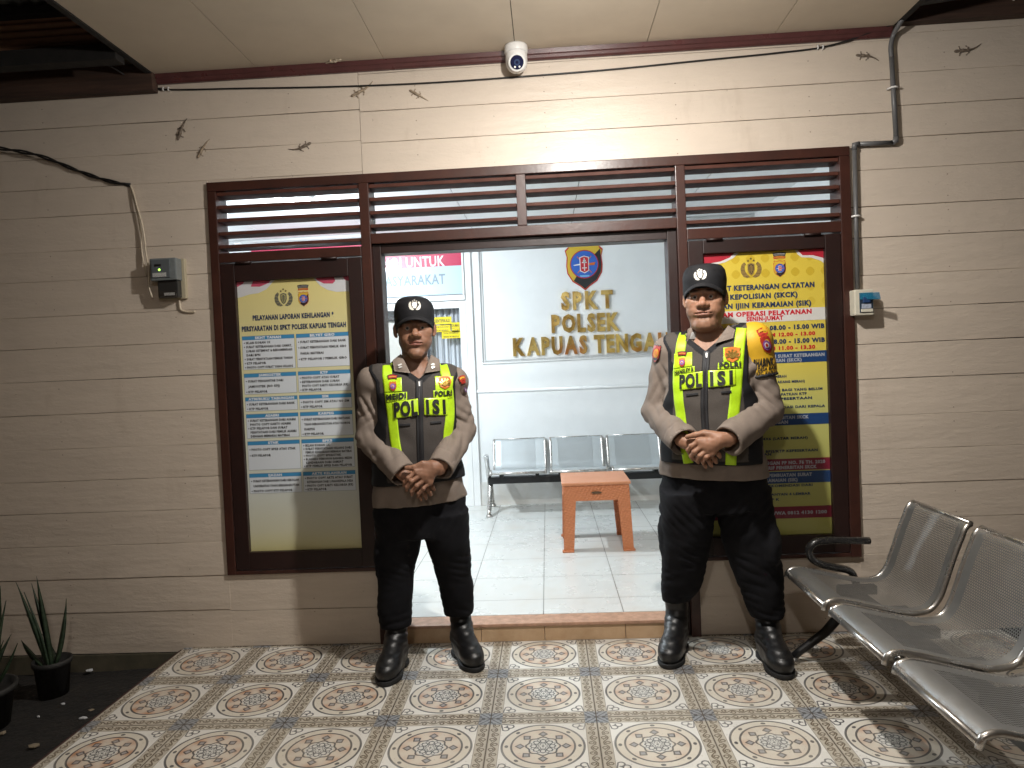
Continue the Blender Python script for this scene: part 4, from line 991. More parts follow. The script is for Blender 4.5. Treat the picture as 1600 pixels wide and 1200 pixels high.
# ================================================================== FITTINGS ON THE PORCH WALL
cc = thing('security_camera', 'white dome security camera fixed under the porch ceiling', 'camera', (0.187, -0.055, 2.80))
q = MB(); cx, cy = 0.187, -0.060
q.lathe([(0.0, 2.8295), (0.052, 2.8295), (0.055, 2.822), (0.055, 2.800), (0.052, 2.792), (0.0, 2.792)], (cx, cy, 0), 'z', 28); q.build('base', M['white_plastic'], cc)
q = MB(); vs = []; fs = []; nu, nv = 28, 16
dirv = Vector((0.06, -0.93, -0.42)).normalized(); ctr = Vector((cx, cy-0.002, 2.755))
q.lathe([(0.0, -0.052), (0.022, -0.047), (0.038, -0.036), (0.048, -0.020), (0.051, 0.0), (0.051, 0.020), (0.050, 0.034), (0.049, 0.037)], (cx, cy, 2.755), 'z', 28); q.build('body', M['white_plastic'], cc)
q = MB()
def disc(mb, c, d, r0, r1, th, seg=24):
    d = d.normalized(); e1 = d.orthogonal().normalized(); e2 = d.cross(e1); vs = []
    for rr, h in ((r1, 0), (r1, th), (r0, th), (r0, 0)) if r0 > 0 else ((r1, 0), (r1, th)):
        vs += [c+d*h+(e1*math.cos(2*PI*k/seg)+e2*math.sin(2*PI*k/seg))*rr for k in range(seg)]
    nr = len(vs)//seg; fs = []
    for i in range(nr if r0 > 0 else 1):
        for k in range(seg): fs.append((i*seg+k, i*seg+(k+1) % seg, ((i+1) % nr)*seg+(k+1) % seg, ((i+1) % nr)*seg+k))
    if r0 == 0: fs += [tuple(range(seg, 2*seg)), tuple(range(seg-1, -1, -1))]
    mb.add(vs, fs, False)
fc = ctr+dirv*0.036
disc(q, fc, dirv, 0.0, 0.040, 0.016); q.build('face_ring', M['white_plastic'], cc, 0.003)
q = MB(); disc(q, fc+dirv*0.0165, dirv, 0.0, 0.031, 0.003); q.build('lens_plate', mat('smoked_lens', (0.012, 0.014, 0.045), 0.12), cc)
q = MB(); disc(q, fc+dirv*0.020, dirv, 0.007, 0.014, 0.003); q.build('lens_ring', pm('lens_ring_blue', (0.03, 0.05, 0.12), 0.2), cc)
e1 = Vector((1, 0, 0)); e2 = dirv.cross(e1).normalized(); e2 = e2 if e2.z > 0 else -e2
for sx in (-1, 1):
    q = MB(); disc(q, fc+dirv*0.020+e1*sx*0.0105-e2*0.019, dirv, 0.0, 0.0045, 0.003, 12); q.build('infrared_led', pm('led_white', (0.8, 0.8, 0.8), 0.2), cc)

def cable(name, label, pts, r, m, smooth=4, cat='cable', group=None):
    P, _ = smooth_path(pts, smooth)
    q = MB(); q.tube([tuple(p) for p in P], r, 8); o = q.build(name, m, None, 0, tuple(P[0])); return tag(o, label, cat, group)
def apt(px, py, Y): p = at(px, py, Y); return (p.x, p.y, p.z)
yw = WS-0.006
cable('cable', 'thin black cable strung along the wall just under the maroon ceiling trim', [apt(138, 132, -0.0), apt(195, 138, yw), apt(258, 140, yw), apt(380, 138, yw), apt(500, 136, yw), apt(660, 130, yw), apt(810, 120, yw), apt(960, 108, yw), apt(1100, 94, yw), apt(1220, 82, yw), apt(1284, 74, yw), apt(1330, 62, yw-.01), apt(1375, 45, yw-.02), apt(1402, 37, yw-.03)], 0.0042, M['cable_black'])
cable('cable', 'short black cable looping from the roof beam to the ceiling corner', [apt(130, 92, -.2), apt(165, 100, -.12), apt(200, 120, -.02), apt(230, 134, yw), apt(256, 140, yw-.004)], 0.004, M['cable_black'])
for px, py, lab in ((1281.5, 74, 'pair of white cable clips on the black cable near the conduit'), (259.5, 139, 'pair of white cable clips on the black cable near the dark roof corner')):
    q = MB()
    for d in (-4, 4):
        c = at(px+d, py, yw); q.tube([(c.x, WS, c.z+0.009), (c.x, c.y-0.006, c.z+0.006), (c.x, c.y-0.007, c.z), (c.x, c.y-0.006, c.z-0.006), (c.x, WS, c.z-0.009)], 0.0035, 6)
    tag(q.build('cable_clip', M['white_plastic'], None, 0, apt(px, py, yw)), lab, 'clip')
cw = [apt(-700, 150, -.03), apt(-300, 190, -.03), apt(-60, 222, -.02), apt(0, 232, -0.015), apt(60, 243, -.005), apt(130, 270, yw), apt(170, 283, yw), apt(205, 290, yw)]
for k in range(2):
    P, s = smooth_path(cw, 16); q = MB()
    q.tube([(p[0], p[1]+0.006*math.sin(t*28+k*PI)-.004, p[2]+0.006*math.cos(t*28+k*PI)) for p, t in zip(P, s)], 0.005, 6)
    if k == 0: ca = q
    else: ca.add(q.v, q.f, True)
tag(ca.build('power_cable', M['cable_black'], None, 0, apt(205, 290, yw)), 'twisted black power cable drooping in from the left to the meter wires', 'cable')
CW = mat('cream_wire', (0.55, 0.47, 0.36), 0.5, var=0.2, vscale=40)
cable('wire', 'cream wire bowing right as it drops to the electric meter', [apt(203, 288, yw), apt(208, 300, yw-.01), apt(214, 322, yw-.015), apt(222, 350, yw-.02), apt(226, 375, yw-.02), apt(228, 395, yw-.02), apt(232, 418, yw-.03), apt(233, 450, yw-.03), apt(238, 465, yw-.03)], 0.0045, CW)
cable('wire', 'cream wire hanging slightly left of the other as it drops to the electric meter', [apt(204, 290, yw), apt(210, 315, yw-.008), apt(217, 345, yw-.01), apt(221, 375, yw-.012), apt(222, 395, yw-.015), apt(225, 412, yw-.02), apt(229, 430, yw-.02)], 0.0045, CW)
em = thing('electric_meter', 'grey electric meter in a clear cover with a tiny green light', 'electric meter', (-1.56, WS, 1.83))
MX0, MX1 = at(234, 430, -.06).x, at(276, 430, -.06).x; mz = [at(255, y, -.06).z for y in (403, 438, 442, 466)]
q = MB(); q.box(MX0+.006, MX1+.012, -0.005, WS, mz[3]+.0, mz[0]+.002); q.build('back_plate', pm('meter_cream', (0.42, 0.37, 0.26)), em, 0.003)
q = MB(); q.box(MX0+.002, MX1, -0.062, -0.0055, mz[1], mz[0]); mbody = q.build('meter_body', mat('meter_grey', (0.17, 0.19, 0.195), 0.35, var=.2, vscale=30), em, 0.006)
q = MB(); q.box(MX0+.012, MX1-.030, -0.0665, -0.0625, mz[1]+.012, mz[0]-.008); q.build('dial_plate', mat('meter_dial', (0.10, 0.115, 0.125), 0.25), em, 0.002)
q = MB(); q.box(MX0+.030, MX0+.062, -0.0685, -0.067, mz[0]-.040, mz[0]-.030); q.build('display', M['black'], em)
q = MB(); q.lathe([(0.0, -0.0695), (0.005, -0.0690), (0.006, -0.067)], (MX0+.052, 0, mz[0]-.057), 'y', 12); q.build('indicator_light', emit_mat('green_led', (0.45, 0.9, 0.12), 2.0), em)
q = MB(); q.box(MX0+.018, MX0+.085, -0.0685, -0.067, mz[1]+.016, mz[1]+.036); q.build('paper_label', mat('meter_label', (0.55, 0.55, 0.53), 0.6, col2=(0.25, 0.25, 0.25), vscale=160), em)
q = MB(); q.box(MX0+.028, MX1-.006, -0.045, -0.0055, mz[3]+.004, mz[1]-.001); q.build('terminal_box', mat('terminal_black', (0.025, 0.026, 0.026), 0.3), em, 0.004)
q = MB(); q.box(MX0+.060, MX1-.022, -0.048, -0.0455, mz[3]+.014, mz[3]+.027); q.build('breaker_label', mat('breaker_white', (0.55, 0.55, 0.53), 0.5, col2=(0.18, 0.18, 0.18), vscale=120), em)
q = MB(); q.box(MX0+.018, MX1-.010, -0.058, -0.0485, mz[3]+.002, mz[3]+.034); q.build('clear_cover', M['glass'], em)
q = MB(); P, _ = smooth_path([apt(280, 466, yw), apt(281, 475, yw), apt(283, 484, yw), apt(292, 487, yw), apt(305, 487, yw)], 4); q.tube([tuple(p) for p in P], 0.006, 8); q.build('outlet_pipe', M['white_plastic'] if 0 else CW, em)

cp_ = thing('conduit_pipe', 'dark grey electrical conduit stepping down the wall to the switch box', 'pipe', (1.95, WS, 2.4))
GP = mat('grey_conduit', (0.115, 0.115, 0.118), 0.4, var=0.2, vscale=20)
yc = WS-0.020
def pipe(name, pts, r, k=3):
    P, _ = smooth_path(pts, k); q = MB(); q.tube([tuple(p) for p in P], r, 12); return q.build(name, GP, cp_)
pipe('pipe_run', [apt(1410, 30, yc-.06), apt(1404, 40, yc-.04), apt(1396, 55, yc-.005), apt(1392, 72, yc), apt(1393, 90, yc)], 0.0110, 5)
q = MB(); q.tube([apt(1393, 90, yc), apt(1400, 214, yc)], 0.0110, 12); q.build('pipe_run', GP, cp_)
q = MB(); q.tube([apt(1400, 214, yc), apt(1400, 220, yc), apt(1394, 223, yc)], 0.0128, 12); q.build('elbow', GP, cp_)
q = MB(); q.tube([apt(1394, 223, yc), apt(1340, 225, yc)], 0.0110, 12); q.build('pipe_run', GP, cp_)
q = MB(); q.tube([apt(1342, 225, yc), apt(1335, 226, yc), apt(1335, 234, yc)], 0.0128, 12); q.build('elbow', GP, cp_)
q = MB(); q.tube([apt(1335, 234, yc), apt(1340, 452, yc)], 0.0100, 12); q.build('pipe_run', GP, cp_)
for px, py in ((1396.5, 137), (1337.5, 338)):
    c = at(px, py, yc); q = MB(); q.tube([(c.x-0.022, WS-.001, c.z), (c.x-0.014, yc-.008, c.z), (c.x, yc-.0145, c.z), (c.x+.014, yc-.008, c.z), (c.x+.022, WS-.001, c.z)], 0.005, 6); q.build('clamp', M['white_plastic'], cp_)
q = MB(); c = at(1387, 214, yw); q.lathe([(0, 0.006), (.01, .004), (.012, 0)], (c.x, WS-.006, c.z), 'y', 10); 
hp = thing('conduit_pipe', 'dark conduit running along the roof wall plate beyond the porch ceiling', 'pipe', (2.4, -0.06, 2.98))
q = MB(); q.tube([(1.99, -.05, 2.905), (2.2, -0.05, 2.925), (4.5, -0.05, 2.94)], 0.0135, 12); q.build('pipe_run', GP, hp)
q = MB(); c = at(1587, 4, -.05); q.tube([(c.x, -.036, 2.95), (c.x, -0.068, 2.937), (c.x, -0.068, 2.915), (c.x, -.036, 2.90)], 0.006, 6); q.build('clamp', M['white_plastic'], hp)

sbx = thing('switch_box', 'small cream switch box with a blue flip cover beside the window frame', 'switch box', (1.745, WS, 1.56))
CR = mat('cream_plastic', (0.60, 0.57, 0.47), 0.35, var=0.08)
bx0, bx1 = 1.700, 1.788; bz0, bz1 = 1.503, 1.622
q = MB(); q.box(bx0, bx1, -0.052, WS, bz0, bz1); q.build('box', CR, sbx, 0.006)
q = MB(); q.box(bx0+.022, bx1-.006, -0.0555, -0.0525, bz0+.012, bz1-.016); q.build('recess', pm('recess_dark', (0.02, 0.035, 0.06)), sbx)
q = MB(); q.box(bx0+.030, bx1-.016, -0.060, -0.056, bz0+.030, bz0+.052); q.build('switch_label', mat('switch_label', (0.38, 0.42, 0.52), 0.4, var=.3, vscale=90), sbx)
q = MB(); q.box(bx0+.034, bx1-.022, -0.068, -0.056, bz0+.056, bz0+.082); q.build('toggle', pm('toggle_blue', (0.02, 0.05, 0.14), 0.3), sbx, .003)
q = MB(); q.box(bx0+.026, bx1-.008, -0.059, -0.056, bz0+.014, bz0+.028); q.build('latch', CR, sbx, .002)
m_, nt_, bs_ = new_mat('blue_clear_cover'); bs_.inputs['Base Color'].default_value = (0.02, 0.16, 0.28, 1); bs_.inputs['Roughness'].default_value = 0.15; bs_.inputs['Alpha'].default_value = 0.62
q = MB(); q.hexa([(bx0+.022, -.056, bz1-.046), (bx1+.012, -.092, bz1-.050), (bx1+.014, -.090, bz1-.052), (bx0+.022, -.0535, bz1-.048)], [(bx0+.022, -.058, bz1-.016), (bx1+.006, -.094, bz1-.020), (bx1+.008, -.092, bz1-.020), (bx0+.022, -.0545, bz1-.016)]); q.build('flip_cover', m_, sbx, .002)

# ================================================================== GECKOS
def gecko(px, py, ang, L, label, m, on='wall', bend=0.3):
    """a house gecko: one continuous skin, head end pointing along ang in the picture plane"""
    Lb = L
    fx = axis_steps([(-Lb*0.62, Lb*0.55, 0.0016)]); fy = axis_steps([(-Lb*.3, Lb*.3, 0.0016)]); fz = axis_steps([(-0.003, 0.016, 0.0016)])
    F = Field(fx, fy, fz); s = Lb/0.125
    F.ell((0.048*s, 0, 0.005*s), (0.013*s, 0.0075*s, 0.005*s), 0.004); F.cap((0.036*s, 0, .005*s), (0.02*s, 0, .0055*s), 0.005*s, 0.0075*s, 0.005)
    F.cap((0.02*s, 0, .0055*s), (-0.008*s, -0.002*s*bend, .005*s), 0.0078*s, 0.006*s, 0.005)
    tp = [(-0.008, 0), (-0.025, .003*bend), (-0.045, .012*bend), (-0.068, .030*bend)]; rr = [0.006, .0045, .0032, .0016]
    for i in range(3): F.cap((tp[i][0]*s, tp[i][1]*s, .004*s), (tp[i+1][0]*s, tp[i+1][1]*s, .003*s), rr[i]*s, rr[i+1]*s, 0.002)
    for sg in (-1, 1):
        for bx, kx, fx_ in ((0.028, 0.034, 0.030), (-0.002, -0.008, -0.002)):
            F.cap((bx*s, sg*.005*s, .0045*s), (kx*s, sg*.012*s, .0045*s), .0028*s, .0022*s, .002)
            F.cap((kx*s, sg*.012*s, .0045*s), (fx_*s+.004*s, sg*.019*s, .002*s), .0022*s, .0018*s, .002)
            for a in (-.9, -.3, .3, .9):
                F.cap((fx_*s+.004*s, sg*.019*s, .002*s), (fx_*s+.004*s+.004*s*math.sin(a), sg*(.019*s+.004*s*math.cos(a)), .0015*s), .0012*s, .0014*s, .001)
    vs, qd = F.mesh(); ca, sa = math.cos(ang), math.sin(ang)
    c = at(px, py, WS) if on == 'wall' else None
    if on != 'wall':
        d = (at(px, py, 0)-CAM); c = CAM+d*((2.83-CAM.z)/d.z)
    X = vs[:, 0]*ca-vs[:, 1]*sa; Z = vs[:, 0]*sa+vs[:, 1]*ca; H = vs[:, 2]
    W = np.stack([X, -H, Z], 1) if on == 'wall' else np.stack([X, Z, -H], 1)
    me = np_mesh('gecko', W, qd if on == 'wall' else qd[:, ::-1]); o = link('gecko', me, m, None, tuple(c))
    return tag(o, label, 'gecko', 'geckos on the porch wall and ceiling')
GK = mat('grey_gecko_skin', (0.22, 0.17, 0.125), 0.7, col2=(0.08, 0.062, 0.048), vscale=130)
GT = mat('tan_gecko_skin', (0.38, 0.30, 0.21), 0.7, col2=(0.18, 0.135, 0.095), vscale=130)
GL = mat('pale_gecko_skin', (0.55, 0.47, 0.36), 0.7, var=0.2, vscale=100)
gecko(284, 203, R(-113), 0.113, 'dark gecko on the wall, upper one of the pair left of the window frame', GK)
gecko(317, 233, R(-122), 0.106, 'tan gecko on the wall, lower one of the pair left of the window frame', GT)
gecko(566, 142, R(205), 0.122, 'tan gecko directly under the black cable above a wall joint', GT, bend=-.5)
gecko(654, 149, R(148), 0.104, 'small tan gecko with a straight tail on the planks above the doorway', GT, bend=.05)
gecko(471, 231, R(22), 0.113, 'gecko with a curved tail just above the left louvres', GK, bend=.8)
gecko(519, 95, R(-20), 0.108, 'whitish gecko clinging to the cream porch ceiling', GL, on='ceil')
gecko(1354, 88, R(172), 0.106, 'grey gecko on the wall close to the left side of the conduit', GK, bend=.7)
gecko(1510, 79, R(182), 0.122, 'dark gecko with a raised tail on the planks beyond the conduit', GK, bend=-.8)

# ================================================================== POTTED PLANTS AND LITTER
def leaf_mat():
    m, nt, bs = new_mat('snake_plant_leaf'); co = coords(nt)
    n = noise(nt, co, 16, 3, 0.6, (0.6, 0.6, 3.0))
    nt.links.new(mixc(nt, ((n-0.5)*4+0.5).clip(), (0.010, 0.022, 0.011), (0.030, 0.048, 0.026)), bs.inputs['Base Color']); bs.inputs['Roughness'].default_value = 0.4; return m
LF = leaf_mat()
PT = mat('dark_plant_pot', (0.018, 0.017, 0.016), 0.7, var=0.4, vscale=10)
def sword(mb, base, tip, w, curve, twist):
    base, tip = Vector(base), Vector(tip); n = 14; d = tip-base; side0 = Vector((math.cos(twist), math.sin(twist), 0)); vs = []
    for i in range(n+1):
        t = i/n; p = base+d*t+Vector(curve)*math.sin(t*PI*.5)*(1-t)*1.2
        ww = w*(0.55+0.9*t*(1-t)*1.6)*(1-t**3)+0.0006; nrm = side0.cross(d).normalized()
        vs += [p-side0*ww, p+nrm*ww*0.35, p+side0*ww, p+nrm*ww*0.35+nrm*0.003]
    fs = []
    for i in range(n):
        o = 4*i
        for a, b_ in ((0, 1), (1, 2), (2, 3), (3, 0)): fs.append((o+a, o+b_, o+4+b_, o+4+a))
    mb.add(vs, fs, True)
def snake_plant(label, c, r, h, leaves):
    t = thing('potted_plant', label, 'plant', c, 'snake plants by the porch')
    q = MB(); q.lathe([(0.0, 0.0), (r*.78, 0.0), (r*.95, h*.85), (r*1.04, h*.86), (r*1.06, h), (r*.97, h), (r*.93, h*.86), (0.0, h*.84)], c, 'z', 28); q.build('pot', PT, t)
    for px, py, Y, w, bx in leaves:
        q = MB(); tp = at(px, py, Y); ba = (c[0]+bx*r*.5, c[1]+random.uniform(-.3, .3)*r, c[2]+h*.8)
        sword(q, ba, tp, w, (random.uniform(-.03, .03), 0, 0), random.uniform(-.5, .5)); q.build('leaf', LF, t)
snake_plant('snake plant in a dark pot with tall narrow leaves, nearer the tiled porch', (-2.085, -0.26, -0.10), 0.078, 0.17,
            [(57, 900, -.26, .016, .1), (25, 909, -.29, .015, -.2), (49, 911, -.23, .014, .3), (104, 935, -.21, .017, .6), (42, 960, -.26, .02, -.4), (66, 990, -.21, .014, .2), (33, 1000, -.22, .016, -.5), (38, 925, -.27, .014, 0), (75, 1000, -.24, .013, .5), (50, 975, -.2, .013, -.1)])
snake_plant('broader snake plant in a wide pot cut by the left edge of the photo', (-2.19, -0.56, -0.10), 0.13, 0.175,
            [(1, 915, -.45, .02, .3), (10, 938, -.47, .018, .5), (-30, 890, -.5, .02, 0), (-60, 930, -.5, .02, -.6), (18, 990, -.5, .016, .7), (28, 1005, -.55, .016, .8), (6, 1000, -.6, .018, .4), (-10, 960, -.6, .02, .1)])
LT = pm('litter_white', (0.55, 0.56, 0.58), 0.35); WL = pm('dry_leaf', (0.20, 0.16, 0.11), 0.8)
for i, (px, py, w, m, lab) in enumerate(((140, 1047, .05, LT, 'white scrap on the soil beside the wall base'), (99, 1100, .022, LT, 'small white scrap on the soil right of the plant pots'), (130, 1122, .045, LT, 'bright crumpled scrap near the porch edge'),
                                 (53, 1165, .05, WL, 'dry grey leaf on the soil near the bottom of the photo'), (142, 1110, .035, WL, 'dry leaf lying by the crumpled scrap'), (60, 1120, .015, LT, 'tiny white scrap in front of the smaller pot'), (4, 1145, .04, WL, 'dry leaf in front of the wide pot'))):
    d = at(px, py, 0)-CAM; c = CAM+d*((-0.088-CAM.z)/d.z); q = MB(); a0 = random.uniform(0, 3)
    pts = [(c.x+w*.5*math.cos(a0+k*PI/3)*random.uniform(.5, 1.1), c.y+w*.35*math.sin(a0+k*PI/3)*random.uniform(.5, 1.1), c.z+random.uniform(0, .005)) for k in range(6)]
    q.add([(c.x, c.y, c.z+.006)]+pts+[(p[0], p[1], p[2]-.004) for p in pts], [(0, k+1, (k+1) % 6+1) for k in range(6)]+[(k+1, k+7, (k+1) % 6+7, (k+1) % 6+1) for k in range(6)])
    tag(q.build('litter' if m is LT else 'dry_leaf', m, None, 0, tuple(c)), lab, 'litter' if m is LT else 'leaf')
# ================================================================== PEOPLE
SKIN = attr_mat('skin', 0.52, 0.38, 0.35, 420, 0.16, 60, 0.10)
CLOTH = mat('taupe_uniform_cloth', (0.205, 0.165, 0.138), 0.8, var=0.14, vscale=9, bumps=0.35, bscale=420, spec=0.25, bdist=0.0012)
TROU = mat('black_trouser_cloth', (0.0065, 0.0065, 0.0085), 0.9, var=0.3, vscale=10, bumps=0.35, bscale=300, spec=0.2, bdist=0.0012)
VEST = attr_mat('vest_mesh_cloth', 0.75, 0.3, 0.9, 300, 0.30, 260)
LIME = mat('lime_reflective_tape', (0.45, 0.72, 0.012), 0.45, var=0.12, vscale=60, bumps=0.3, bscale=500, spec=0.6)
LIMEP = mat('lime_glossy_patch', (0.50, 0.74, 0.02), 0.28, var=0.10, vscale=25, bumps=0.2, bscale=40, spec=0.8)
VBLK = mat('vest_black_binding', (0.010, 0.010, 0.012), 0.6, bumps=0.2, bscale=300)
CAPM = mat('black_cap_cloth', (0.010, 0.010, 0.012), 0.75, var=0.25, vscale=30, bumps=0.35, bscale=500, bdist=0.001, spec=0.3)
BOOT = mat('black_boot_leather', (0.006, 0.006, 0.0068), 0.42, var=0.35, vscale=25, bumps=0.35, bscale=90, spec=0.6)
SOLE = mat('boot_rubber', (0.010, 0.010, 0.010), 0.75, bumps=0.3, bscale=200)
HAIR = mat('short_black_hair', (0.008, 0.007, 0.007), 0.6, bumps=0.8, bscale=400)
ARMB = mat('yellow_armband_cloth', (0.62, 0.36, 0.015), 0.6, var=0.1, vscale=20, bumps=0.2, bscale=300)
RANK = pm('silver_rank_mark', (0.62, 0.62, 0.60), 0.35, 0.3)
PATCH = [pm('patch_red', (0.40, 0.035, 0.02)), pm('patch_black', (0.015, 0.012, 0.012)), pm('patch_gold', (0.60, 0.33, 0.04)), pm('patch_violet', (0.22, 0.08, 0.30)), pm('patch_white', (0.65, 0.6, 0.6)), pm('patch_orange', (0.58, 0.17, 0.02))]
TEXTB = pm('black_reflective_print', (0.010, 0.011, 0.010), 0.5)
EYEM = [mat('eye_white', (0.36, 0.33, 0.31), 0.3), mat('eye_iris', (0.020, 0.012, 0.008), 0.15)]

def front_tree(objs):
    """ray target made of the local-space faces of several meshes"""
    vs, fs = [], []
    for o in objs:
        b = len(vs); vs += [v.co.copy() for v in o.data.vertices]; fs += [tuple(b+i for i in p.vertices) for p in o.data.polygons]
    return BVHTree.FromPolygons(vs, fs)
def drape(mb, tree, off, dirn=(0, 1, 0), nmin=0.22):
    """lay flat shapes (y = 0 plane, small -y = proud) on the surface seen along dirn"""
    d = Vector(dirn).normalized(); out = []; last = -0.15; bad = set()
    for n_, v in enumerate(mb.v):
        o = Vector((v[0], -0.9, v[2])) if dirn == (0, 1, 0) else Vector((v[0], 0, v[2]))+d*(-0.9)
        h = tree.ray_cast(o, d)
        if h[0] is None or abs(h[1].y) < nmin: bad.add(n_)
        y = h[0].y if h[0] is not None else last
        last = y; out.append((v[0], y+v[1]-off, v[2]))
    mb.v = out
    if bad and len(bad) < len(out):
        mb.mi += [mb.cur]*(len(mb.f)-len(mb.mi)); keep = [i for i, f in enumerate(mb.f) if not any(q in bad for q in f)]
        if keep:
            mb.smooth = {k for k, i in enumerate(keep) if i in mb.smooth}; mb.mi = [mb.mi[i] for i in keep]; mb.f = [mb.f[i] for i in keep]
    return mb
def grid_patch(mb, quad, nu, nv, th=0.0015):
    """quad: four (x, z) corners bl, br, tr, tl -> thick little sheet lying in the y = 0 plane"""
    (a, b_, c, d) = [Vector(p) for p in quad]; vs = []
    for side in (-th, 0):
        for j in range(nv+1):
            for i in range(nu+1):
                s, t = i/nu, j/nv; p = (a*(1-s)+b_*s)*(1-t)+(d*(1-s)+c*s)*t; vs.append((p.x, side, p.y))
    N = (nu+1)*(nv+1); fs = []
    for j in range(nv):
        for i in range(nu):
            o = j*(nu+1)+i; fs += [(o, o+1, o+nu+2, o+nu+1), (N+o, N+o+nu+1, N+o+nu+2, N+o+1)]
    for i in range(nu): fs += [(i, N+i, N+i+1, i+1), (nv*(nu+1)+i, nv*(nu+1)+i+1, N+nv*(nu+1)+i+1, N+nv*(nu+1)+i)]
    for j in range(nv):
        o = j*(nu+1); fs += [(o, o+nu+1, N+o+nu+1, N+o), (o+nu, N+o+nu, N+o+2*nu+1, o+2*nu+1)]
    mb.add(vs, fs, True)
def ribbon(mb, pts, w, th=0.0018, seg=10):
    """strip of width w following (x, z) points from top to bottom"""
    P, s = smooth_path(pts, seg)
    for i in range(len(P)-1):
        pass
    vs = []
    n = len(P); nu = 6
    for side in (-th, 0):
        for i in range(n):
            t = P[min(i+1, n-1)]-P[max(i-1, 0)]; t = t/np.linalg.norm(t); nrm = np.array([-t[1], t[0]])
            ww = w if not callable(w) else w(i/(n-1))
            for j in range(nu+1): q = P[i]+nrm*ww*(j/nu-0.5); vs.append((q[0], side, q[1]))
    N = n*(nu+1); fs = []
    for i in range(n-1):
        for j in range(nu):
            o = i*(nu+1)+j; fs += [(o, o+1, o+nu+2, o+nu+1), (N+o, N+o+nu+1, N+o+nu+2, N+o+1)]
        o = i*(nu+1); fs += [(o, o+nu+1, N+o+nu+1, N+o), (o+nu, N+o+nu, N+o+2*nu+1, o+2*nu+1)]
    mb.add(vs, fs, True)

# ---------------------------------------------------------------- boots: one shape, used four times
def boot_meshes():
    F = Field(axis_steps([(-0.075, 0.075, 0.003)]), axis_steps([(-0.29, 0.06, 0.003)]), axis_steps([(0.0, 0.275, 0.003)]))
    F.loft([(0.018, 0, -0.085, 0.046, 0.138), (0.045, 0, -0.085, 0.048, 0.140), (0.075, 0, -0.08, 0.045, 0.128), (0.09, 0, -0.06, 0.04, 0.10)], 0.02, n=2.6)
    F.ell((0.0, -0.165, 0.055), (0.050, 0.066, 0.042), 0.02); F.ell((0, 0.01, 0.06), (0.041, 0.045, 0.055), 0.02)
    F.cap((0, -0.14, 0.075), (0, -0.03, 0.13), 0.040, 0.046, 0.03)
    F.loft([(0.08, 0, -0.005, 0.044, 0.056), (0.13, 0, 0.0, 0.044, 0.055), (0.19, 0, 0.008, 0.049, 0.056), (0.26, 0, 0.01, 0.054, 0.060)], 0.03, n=2.2)
    w = wob(5, 60)
    F.warp(lambda X, Y, Z: 0.0016*w(X, Y, Z)*(Z > 0.08)+0.0022*np.sin(Z*210+Y*60)*np.clip((Z-0.09)*12, 0, 1)*np.clip((0.2-Z)*12, 0, 1))
    F.cut(lambda X, Y, Z: 0.014-Z+0*X+0*Y)
    vs, q = F.mesh(); up = np_mesh('boot', vs, q)
    G = Field(axis_steps([(-0.075, 0.075, 0.003)]), axis_steps([(-0.29, 0.07, 0.003)]), axis_steps([(-0.01, 0.05, 0.0025)]))
    G.ell((0, -0.155, 0.01), (0.053, 0.084, 0.06), 0.0); G.ell((0, 0.0, 0.01), (0.045, 0.053, 0.06), 0.03); G.cap((0, -0.15, 0.01), (0, 0, 0.01), 0.048, 0.042, 0.03)
    G.cut(lambda X, Y, Z: np.maximum(Z-0.021, 0.0005-Z)+0*X+0*Y)
    G.cut(lambda X, Y, Z: np.where((np.abs(Y+0.055) < 0.02) & (Z < 0.009), 0.004, -0.1)+0*X)
    vs, q = G.mesh(); so = np_mesh('boot_sole', vs, q)
    lc = MB()
    for k in range(5):
        y, z = -0.098+0.019*k, 0.120+0.009*k+0.012*(k > 3)
        lc.tube([(-0.030, y+.012, z-.018), (-0.014, y-.004, z+.001), (0.014, y-.004, z+.001), (0.030, y+.012, z-.018)], 0.0032, 6)
    return up, so, lc
BUP, BSO, BLC = boot_meshes()
def add_boot(parent, x, y, ang, k, flip=False):
    o = link('boot', BUP, BOOT, parent) if not BUP.materials else link2('boot', BUP, parent)
    o.location = (x, y, 0); o.rotation_euler = (0, 0, ang); o.scale = (k*1.02, k, k)
    if not BSO.materials: s = link('sole', BSO, SOLE, o)
    else: s = link2('sole', BSO, o)
    global BLM
    if BLM is None:
        l = BLC.build('laces', VBLK, o, 0, (0, 0, 0)); BLM = l.data
    else: l = link2('laces', BLM, o)
BLM = None
def link2(name, me, parent):
    o = bpy.data.objects.new(name, me); C.objects.link(o); o.parent = parent; o['_org'] = tuple(parent.get('_org', (0, 0, 0))); return o

